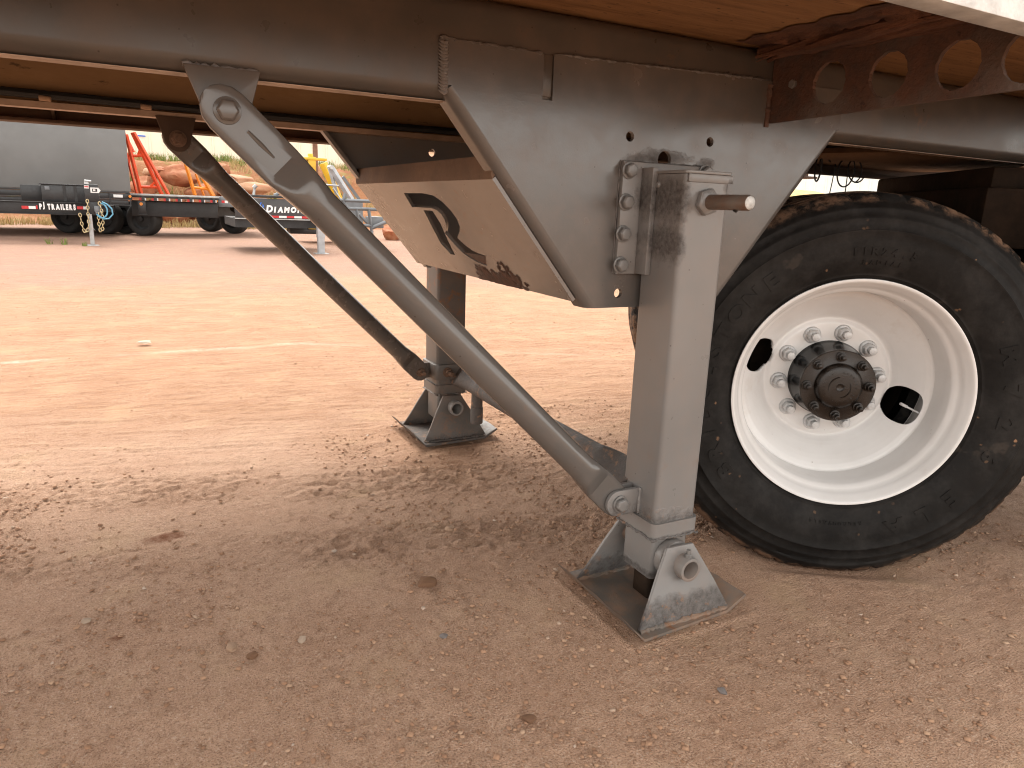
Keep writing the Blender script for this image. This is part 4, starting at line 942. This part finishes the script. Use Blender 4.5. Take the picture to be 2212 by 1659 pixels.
chain([(-1.85, 14.3, .83), (-1.86, 14.3, .6), (-1.865, 14.3, .4), (-1.90, 14.3, .25), (-1.945, 14.3, .24), (-1.975, 14.3, .36), (-1.985, 14.3, .5), (-1.995, 14.3, .6)]).build('safety_chain', m_gold, DT); chain([(-1.665, 14.3, .8), (-1.64, 14.3, .66), (-1.635, 14.3, .45), (-1.655, 14.3, .28), (-1.69, 14.3, .26), (-1.705, 14.3, .42), (-1.69, 14.3, .6)]).build('safety_chain', m_gold, DT)
mb = MB(); mb.path([(-1.64 + .095 * math.sin(t) + .10 * t / 6.28 * 0, 14.27, .64 + .13 * math.cos(t)) for t in np.linspace(0, 4.2, 16)] + [(-1.70, 14.27, .56), (-1.62, 14.27, .49), (-1.53, 14.27, .50), (-1.46, 14.27, .58), (-1.47, 14.27, .68), (-1.54, 14.27, .76), (-1.62, 14.27, .80)], .0125, 8); mb.build('air_hose', m_blue, DT)
for x, y in ((-2.55, 18.7), (-1.78, 18.5), (-2.5, 19.7), (-1.8, 19.6)): simple_wheel(DT, x, y, .39, .25, math.radians(-35))
mb = MB(); mb.box((-5.4, 17.1, .55), (-1.5, 21.5, .69)); mb.build('frame', m_blkdull, DT)
mb = MB(); mb.cyl((-1.16, 16.965, .9), (-1.16, 16.94, .9), .03, None, 14); mb.build('marker_lamp', m_amber, DT)

# --- flatbed trailer carrying raised orange ramps
FT = thing('flatbed_trailer', 'black flatbed trailer with two tall orange ramps standing on its deck', 'trailer', (-.2, 18.3, 0), 0, True)
mb = MB(); mb.box((-1.25, 17.5, .88), (.72, 20.0, .93)); mb.build('deck_frame', m_blk, FT, .004)
for i in range(14): MB().box((-1.24 + i * .14, 17.52, .931), (-1.105 + i * .14, 19.95, .962)).build('deck_plank', m_plank, FT)
mb = MB(); mb.box((-1.25, 17.46, .925), (.72, 17.5, .968)); mb.build('rub_rail', m_galv, FT, .004)
for i in range(8): MB().box((-1.18 + i * .25, 17.47, .82), (-1.12 + i * .25, 17.499, .924)).build('stake_pocket', m_blk, FT)
for i in range(8):
    for j in range(2): MB().box((-.98 + i * .25 + j * .07, 17.492, .82), (-.98 + i * .25 + j * .07 + .069, 17.4985, .877)).build('reflector', (m_red, m_white)[j], FT)
for yy in (17.7, 19.2): MB().box((-1.15, yy, .46), (.7, yy + .1, .8)).build('main_beam', m_blkdull, FT, .01)
mb = MB(); mb.box((-1.02, 17.4, .52), (-.86, 17.47, .8)); mb.box((-1.04, 17.38, .5), (-.84, 17.47, .519)); mb.build('step', m_blk, FT, .004); MB().cyl((-.95, 17.39, .74), (-.95, 17.36, .74), .035, None, 16).build('marker_lamp', m_amber, FT); MB().cyl((-1.22, 17.46, .84), (-1.22, 17.43, .84), .03, None, 14).build('marker_lamp', m_amber, FT)
for x, y in ((-1.38, 18.75), (-.98, 17.95)): simple_wheel(FT, x, y, .39, .27, math.radians(-38))
def ramp(parent, a0, a1, b0, b1, y, rungs, m, th=.035):
    o = MB(); o.cyl((*a0[:1], y, a0[1]), (*a1[:1], y, a1[1]), th, None, 4, ph=.785); o.cyl((*b0[:1], y, b0[1]), (*b1[:1], y, b1[1]), th, None, 4, ph=.785); r = o.build('ramp', m, parent, .003)
    A0, A1, B0, B1 = (Vector((p[0], y, p[1])) for p in (a0, a1, b0, b1))
    for t in rungs:
        P, Q = A0.lerp(A1, t), B0.lerp(B1, t); MB().cyl(P, Q, th * .75, None, 4, ph=.785).build('rung', m, r, .002); MB().cyl(P.lerp(Q, .55), B0.lerp(B1, max(0, t - .1)), th * .6, None, 4, ph=.785).build('strut', m, r)
    return r
ramp(FT, (-1.13, 2.25), (-.93, .965), (-1.0, 2.3), (-.5, .965), 17.75, (.36, .88), m_orange, .045)
r2 = MB(); r2.cyl((-.97, 17.7, 2.3), (-.36, 17.7, .965), .04, None, 4, ph=.785); r2.build('ramp', m_orange, FT, .003)
ramp(FT, (-1.22, 2.25), (-1.02, .965), (-1.16, 2.3), (-1.0, 1.9), 18.3, (.5,), m_orange, .03)

# --- equipment trailer behind with yellow-orange ramps
ET = thing('equipment_trailer', 'black equipment trailer with a yellow-orange ramp half hidden by the braces', 'trailer', (1.0, 19.5, 0), 0, True)
mb = MB(); mb.box((.74, 18.0, .80), (1.9, 21.5, .96)); mb.box((.74, 17.98, .72), (1.3, 18.0, .86)); mb.box((.5, 19.6, .45), (1.7, 19.7, .8)); mb.build('deck_frame', m_grey, ET, .006)
ramp(ET, (.1, 1.75), (.27, .97), (.38, 1.6), (.68, .97), 18.6, (.75,), m_orange2, .045); ramp(ET, (.34, 1.5), (.5, .97), (.5, 1.45), (.75, .97), 18.9, (.6,), m_orange2, .03)
for x, y in ((.70, 20.6), (1.2, 19.6)): simple_wheel(ET, x, y, .37, .28, math.radians(-38))
MB().cyl((.70, 17.97, .86), (.70, 17.94, .86), .035, None, 14).build('marker_lamp', m_amber, ET)

# --- gooseneck dump trailer with lettering
GT = thing('tilt_trailer', 'dark grey trailer side with white lettering, glimpsed between the two braces', 'trailer', (1.3, 12.6, 0), 0, True)
mb = MB(); mb.box((.5, 12.6, .62), (2.02, 12.66, .97)); gs = mb.build('side_wall', plain('charcoal_trailer_paint', (.045, .045, .048), .45, 0, .25, 3, .1), GT, .006)
MB().box((.5, 12.57, .985), (2.05, 14.5, 1.03)).build('top_rail', m_blk, GT, .008); MB().box((.5, 12.585, .6), (2.05, 12.66, .618)).build('lower_rail', m_galv, GT); MB().box((.5, 12.661, .45), (2.0, 14.4, .6)).build('frame', m_blkdull, GT)
line_text(list(zip('DIAMOND C', (.165, .128, .128, .128, .128, .128, .128, .128, .165))), 1.03, 12.594, .725, GT, .92, .014, .01, .18, .009)
mb = MB()
for P in ([(.9, .82), (.945, .9), (.965, .9), (.925, .82)], [(.9, .81), (.925, .81), (.965, .73), (.945, .73)], [(.975, .88), (1.0, .84), (1.0, .80), (.975, .83)]): mb.plate(P, [], .003, XZ(12.597))
mb.build('emblem', m_bluelogo, GT); tape(GT, .98, 1.94, 12.597, .635, .672, 7, 1)
mb = MB(); rbox(mb, 1.905, 12.36, 2.025, 12.48, .012, .62, .01); rbox(mb, 1.895, 12.35, 2.035, 12.49, .3, .6195, .012); gl = mb.build('support_leg', m_lightgrey, GT); MB().box((1.84, 12.3, 0), (2.09, 12.54, .0115)).build('foot', m_galv, gl)
mb = MB(); mb.box((1.5, 13.6, .42), (1.93, 13.7, .53)); mb.box((2.0, 13.6, .4), (2.16, 13.7, .55)); mb.build('hydraulic_pump', m_yellow, GT, .008); mb = MB(); mb.box((1.65, 13.71, .3), (2.24, 14.1, .42)); mb.build('step', m_blk, GT, .008)
mb = MB(); mb.cyl((1.25, 13.0, 1.03), (1.55, 13.0, 1.17), .03, None, 10); mb.cyl((1.55, 13.0, 1.17), (1.62, 13.0, 1.03), .03, None, 10); mb.cyl((1.55, 12.95, 1.17), (1.95, 12.95, 1.06), .022, None, 10); mb.build('tarp_arm', m_grey, GT); mb = MB(); mb.cyl((.86, 12.8, 1.03), (.89, 12.8, 1.2), .025, .02, 10); mb.cyl((.86, 12.78, 1.15), (.91, 12.78, 1.2), .035, None, 12); mb.build('lever', m_galv, GT)

# --- grey frame of machine attachments, yellow crane, hydraulic arms
FRM = thing('implement_frame', 'grey steel implement frame of square tubes standing behind the lettered trailer', 'implement', (2.95, 13.5, 0), 0, True)
def bars(L, m, parent, name, r=.035):
    for a, b in L: MB().cyl(a, b, r, None, 4, ph=.785).build(name, m, parent, .003)
bars([((2.62, 13.5, .99), (3.4, 13.5, .99)), ((2.62, 13.5, .83), (3.4, 13.5, .83)), ((2.66, 13.5, .99), (2.78, 13.5, .82)), ((2.95, 13.5, .83), (3.0, 13.5, .42)), ((3.2, 13.5, .83), (3.26, 13.5, .4)), ((3.0, 13.5, .5), (3.26, 13.5, .5)), ((3.02, 13.6, .72), (3.2, 13.6, .55)), ((2.68, 13.5, .99), (2.72, 13.5, 1.12))], m_grey, FRM, 'tube', .036)
bars([((2.3, 13.6, 1.28), (2.62, 13.6, 1.27)), ((2.5, 13.6, 1.22), (2.62, 13.6, 1.05)), ((2.62, 13.6, 1.05), (2.68, 13.6, .95))], m_galv, FRM, 'rod', .02); bars([((3.26, 13.5, .45), (3.62, 13.4, .62)), ((3.0, 13.5, .05), (3.0, 13.5, .42)), ((3.26, 13.5, .05), (3.26, 13.5, .4))], m_grey, FRM, 'leg', .04)
mb = MB(); mb.box((3.27, 13.6, .45), (3.55, 14.0, .68)); mb.build('box', m_grey, FRM, .01)
CR = thing('crane', 'yellow folded crane with a slanting boom behind the trailers', 'crane', (2.7, 16, 0), 0, True)
mb = MB(); mb.box((2.52, 16, .2), (2.7, 16.3, 1.93)); mb.build('mast', m_yellow, CR, .015); mb = MB(); mb.box((2.25, 15.98, 1.86), (2.95, 16.25, 1.91)); mb.cyl((2.6, 16.1, 1.91), (2.6, 16.1, 2.0), .06, None, 14); mb.build('cap', m_yellow, CR, .008)
mb = MB(); mb.cyl((2.84, 15.9, 1.8), (3.2, 15.9, 1.0), .1, .085, 4, ph=.785); mb.build('boom', m_yellow, CR, .008); mb = MB(); mb.box((2.3, 15.9, 1.72), (2.45, 16.1, 1.86)); mb.cyl((2.4, 15.95, 1.78), (2.52, 15.95, 1.62), .04, None, 10); mb.build('winch', m_grey, CR, .01); mb = MB(); mb.box((2.3, 15.8, .2), (3.3, 16.6, .9)); mb.build('base', m_yellow, CR, .02)
HA_ = thing('hydraulic_arm', 'pair of light grey hydraulic arms raised beside the yellow crane', 'hydraulic arm', (3.1, 15, 0), 0, True)
mb = MB(); mb.cyl((2.8, 15, 1.68), (3.25, 15, 1.0), .075, .07, 4, ph=.785); mb.build('arm', m_lightgrey, HA_, .006); mb = MB(); mb.cyl((2.79, 15.05, 1.66), (2.93, 15.05, 1.1), .05, .045, 4, ph=.785); mb.build('arm', m_lightgrey, HA_, .006); mb = MB(); mb.cyl((2.8, 14.9, 1.68), (2.8, 15.15, 1.68), .05, None, 14); mb.build('pivot', m_galv, HA_); mb = MB(); mb.cyl((3.08, 15.1, 1.5), (3.5, 15.1, .95), .045, None, 4); mb.box((2.9, 15.0, .1), (3.5, 15.3, 1.0)); mb.build('stand', m_grey, HA_)
PO = tag(MB().cyl((4.0, 22, -.2), (4.0, 22, 3.4), .085, .075, 16).build('post', plain('weathered_post', (.2, .1, .06), .85, 0, .3, 8, .4)), 'brown weathered post rising behind the yellow crane', 'post')

# --- earth bank, boulders, buildings, hill
def grid_struct(name, X0, X1, Y0, Y1, nx_, ny_, fn, mat):
    xs = np.linspace(X0, X1, nx_); ys = np.linspace(Y0, Y1, ny_); A_, B_ = np.meshgrid(xs, ys); H_ = fn(A_, B_)
    vs = np.stack([A_, B_, H_], -1).reshape(-1, 3).tolist(); I = np.arange(nx_ * ny_).reshape(ny_, nx_)
    fs = np.stack([I[:-1, :-1], I[:-1, 1:], I[1:, 1:], I[1:, :-1]], -1).reshape(-1, 4).tolist()
    me = bpy.data.meshes.new(name); me.from_pydata(vs, [], fs); me.polygons.foreach_set('use_smooth', [True] * len(fs)); o = link(name, me, mat); o['kind'] = 'structure'; return o
def bank_h(x, y): return -.06 + sstep(24.2, 27.5, y + (fbm(x * .5, y * .5, 3, 81) - .5) * 1.6) * (2.15 + .1 * np.sin(x * .4)) + (fbm(x * 1.6, y * 1.6, 4, 83) - .5) * .3 * sstep(23.6, 25, y) + np.maximum(0, y - 28) * .04
def bank_mat():
    n = Nodes('red_earth_bank'); f = n.noise(1.3, 6, .65); g = n.noise(9, 6, .7)
    c = n.mix(n.ramp(f, [(.3, 0.), (.7, 1.)]), (.27, .11, .052), (.36, .18, .095)); c = n.mix(n.ramp(g, [(.52, 0.), (.72, .6)]), c, (.42, .29, .16))
    c = n.mix(n.ramp(n.noise(2.4, 4), [(.55, 0.), (.7, .6)]), c, (.2, .23, .07)); return n.done(c, .95, 0, n.bump(g, .6, .08), .2)
grid_struct('earth_bank', -30, 40, 23.4, 42, 260, 90, bank_h, bank_mat())
m_rock = rusty('red_sandstone', (.27, .085, .038), (.37, .14, .065), (.38, .2, .11), 3.2, .9, .9); m_rock2 = rusty('pale_sandstone', (.38, .19, .1), (.5, .33, .21), (.33, .14, .07), 3.2, .7, .9)
ROCKS = [(.35, 24.6, 1.55, .62, .36, 'broad red boulder on top of the bank behind the orange ramps', 0), (.95, 24.4, 1.02, .66, .38, 'red boulder in the middle course right of the tall orange ramps', 0), (.75, 24.2, .5, .7, .36, 'low red boulder under the others beside the orange ramp', 0), (-.35, 24.5, .62, .5, .3, 'red boulder seen through the tall orange ramp', 0), (-.8, 24.7, 1.15, .5, .34, 'red boulder beside the charcoal dump wall', 0), (-.45, 24.9, 1.6, .34, .17, 'small pale rock above, seen through the orange ramp', 1), (1.75, 24.9, 1.5, .75, .26, 'flat pale layered rock right of the far brace top', 1), (2.35, 24.7, 1.25, .7, .24, 'long pale layered rock above the lettered trailer', 1), (2.05, 24.3, .85, .6, .35, 'shaded red boulder low behind the lettered trailer', 0), (1.6, 24.5, 1.15, .4, .25, 'red rock between the two braces below the flat one', 0), (-1.3, 24.4, .7, .55, .4, 'red boulder half behind the dump wall edge', 0), (.0, 24.3, .25, .6, .3, 'lowest red boulder behind the flatbed deck', 0)]
for i, (x, y, z, s, sz, lab, pk) in enumerate(ROCKS):
    o = link('boulder', stone_mesh(200 + i, 3, 1.0, .28), (m_rock, m_rock2)[pk]); o.location = (x, y, z); o.scale = (s, s * .8, sz); o.rotation_euler = (0, 0, i * .9 if pk == 0 else .1); tag(o, lab, 'boulder', 'boulders on the earth bank')
for i, (x, y, s, lab) in enumerate(((4.95, 17.5, .3, 'orange-red boulder standing on the yard right of the grey implements'), (5.35, 18.0, .28, 'tan boulder just behind the orange-red one'))):
    o = link('boulder', stone_mesh(230 + i, 3, .8, .25), (m_rock, m_rock2)[i]); o.location = (x, y, s * .55); o.scale = (s, s, s); tag(o, lab, 'boulder')
rk = random.Random(77)
for i in range(8):                                                  # small rocks packed between the boulders
    x = -1.5 + i * .58 + rk.uniform(-.1, .1); o = link('boulder', stone_mesh(260 + i % 5, 2, 1.0, .3), m_rock); o.location = (x, 24.75 + rk.uniform(-.15, .2), rk.choice((.3, .75, 1.25, 1.75)) + rk.uniform(-.1, .1)); o.scale = (rk.uniform(.22, .4), .3, rk.uniform(.15, .25)); o.rotation_euler = (0, 0, rk.uniform(0, 6)); tag(o, 'small red rock packed between the big boulders of the bank', 'boulder', 'small rocks of the bank')
# grass on the bank
def grass(name, spots, blades, h, mat, seed=1, w=.012):
    r = np.random.default_rng(seed); V_ = []; F_ = []
    for (x, y, z, rad) in spots:
        for _ in range(blades):
            a = r.uniform(0, 6.28); q = r.random() ** .5 * rad; bx, by = x + q * math.cos(a), y + q * math.sin(a); l = h * r.uniform(.5, 1.2); dx, dy = r.normal(0, .3 * l, 2); o = len(V_); t = r.uniform(0, 3.14)
            cx, cy = math.cos(t) * w, math.sin(t) * w
            V_ += [(bx - cx, by - cy, z), (bx + cx, by + cy, z), (bx + dx * .5 + cx * .6, by + dy * .5 + cy * .6, z + l * .6), (bx + dx * .5 - cx * .6, by + dy * .5 - cy * .6, z + l * .6), (bx + dx, by + dy, z + l)]; F_ += [(o, o + 1, o + 2, o + 3), (o + 3, o + 2, o + 4)]
    me = bpy.data.meshes.new(name); me.from_pydata(V_, [], F_); return link(name, me, mat)
m_grass = plain('green_weeds', (.17, .22, .05), .8, 0, .4, 6, .1); m_dry = plain('dry_grass', (.45, .34, .15), .85, 0, .35, 6, .1)
r = np.random.default_rng(12); sp = []
for _ in range(150):
    x, y = r.uniform(-3, 8), r.uniform(25.6, 29); sp.append((x, y, float(bank_h(np.array([x]), np.array([y]))[0]) - .02, .3))
o = grass('bank_grass', sp[:80], 40, .32, m_grass, 3); o['kind'] = 'stuff'; o['label'] = 'green weeds growing along the top of the earth bank'
o = grass('dry_grass', sp[80:] + [(x, 23.0 + .5 * math.sin(x * 3), 0, .4) for x in np.linspace(-7, 5, 46)], 40, .26, m_dry, 4); o['kind'] = 'stuff'; o['label'] = 'dry yellow grass on the bank and along its foot'
for k, (wx, wy, lab) in enumerate(((-2.55, 14.6, 'small green weed left of the jack leg on the yard'), (-2.3, 14.5, 'small green weed nearest the jack leg, in front of the dump trailer'), (-1.95, 14.15, 'tiny bright green weed at the foot of the jack'))):
    o = grass('weed', [(0, 0, 0, .05)], 16, .13 if k < 2 else .09, m_grass, 40 + k, .008); o.location = (wx, wy, 0); tag(o, lab, 'weed', 'weeds on the yard')
# cream ribbed metal building on the bank
CB = thing('metal_building', 'cream building wall of ribbed metal sheets above the earth bank', 'building', (1, 34, 2.2), 0, True)
m_cream = plain('cream_sheet_metal', (.84, .79, .64), .5, 0, .05, 1.5, .05); wx = np.arange(-14, 9.6, .62)
for i, x in enumerate(wx):
    mb = MB(); P = []
    for a, dy in ((0, 0), (.03, -.05), (.09, -.05), (.12, 0), (.5, 0), (.5199, -.012), (.55, -.012), (.57, 0), (.6199, 0)): P.append((x + a, 34 + dy))
    mb.loft([[(px_, py_, 2.0) for px_, py_ in P], [(px_, py_, 5.2) for px_, py_ in P]], False, False); mb.build('wall_sheet', m_cream, CB, smooth=False)
MB().box((-14, 34.06, 2.0), (9.6, 44, 5.25)).build('building_body', m_cream, CB); MB().box((-14.2, 33.7, 5.2), (9.8, 44.2, 5.4)).build('roof', m_cream, CB)
MB().box((-.75, 33.93, 3.27), (-.45, 33.945, 3.32)).build('sign', m_bluelogo, CB)
# white metal building far to the right, with dry bank in front
WB = thing('white_building', 'white ribbed metal building seen in the gap above the truck tyre', 'building', (30, 24, 0), math.radians(-52))
m_ws = plain('white_sheet_metal', (.7, .73, .74), .5, 0, .06, 1.5, .05)
for i in range(44):
    mb = MB(); x = -11 + i * .5; mb.loft([[(x + a, dy, 0) for a, dy in ((0, 0), (.02, -.05), (.08, -.05), (.1, 0), (.4999, 0))], [(x + a, dy, 7.5) for a, dy in ((0, 0), (.02, -.05), (.08, -.05), (.1, 0), (.4999, 0))]], False, False); mb.build('wall_sheet', m_ws, WB, smooth=False)
MB().box((-11, .06, 0), (11, 10, 7.6)).build('building_body', m_ws, WB); MB().cyl((-3.3, -.12, 0), (-3.3, -.12, 7), .07, None, 12).build('downpipe', m_galv, WB)
def mound_h(x, y): return -.1 + 2.25 * np.exp(-(((x - 23.5) / 7.5) ** 2 + ((y - 21) / 4.0) ** 2)) + (fbm(x, y, 4, 91) - .5) * .25
grid_struct('dry_mound', 12, 38, 14, 30, 90, 60, mound_h, plain('straw_earth', (.58, .42, .2), .95, 0, .3, 3, .6, .2))
# far hillside with scrub
def hill_h(x, y): return -2 + 34 * sstep(90, 260, y + .25 * x) * (.6 + .8 * fbm(x * .012, y * .012, 5, 95)) + fbm(x * .06, y * .06, 4, 97) * 4
def hill_mat():
    n = Nodes('red_scrub_hillside'); f = n.noise(.06, 6, .6); c = n.mix(n.ramp(f, [(.35, 0.), (.65, 1.)]), (.42, .2, .13), (.5, .33, .2))
    s = n.ramp(n.voro(.45, n.mapping((1, 1, .4))), [(.28, 1.), (.42, 0.)]); c = n.mix(n.math('MULTIPLY', s, n.ramp(f, [(.4, .4), (.6, .95)])), c, (.11, .13, .06)); return n.done(c, .95, 0, None, .1)
grid_struct('hillside', -200, 260, 70, 420, 140, 110, hill_h, hill_mat())
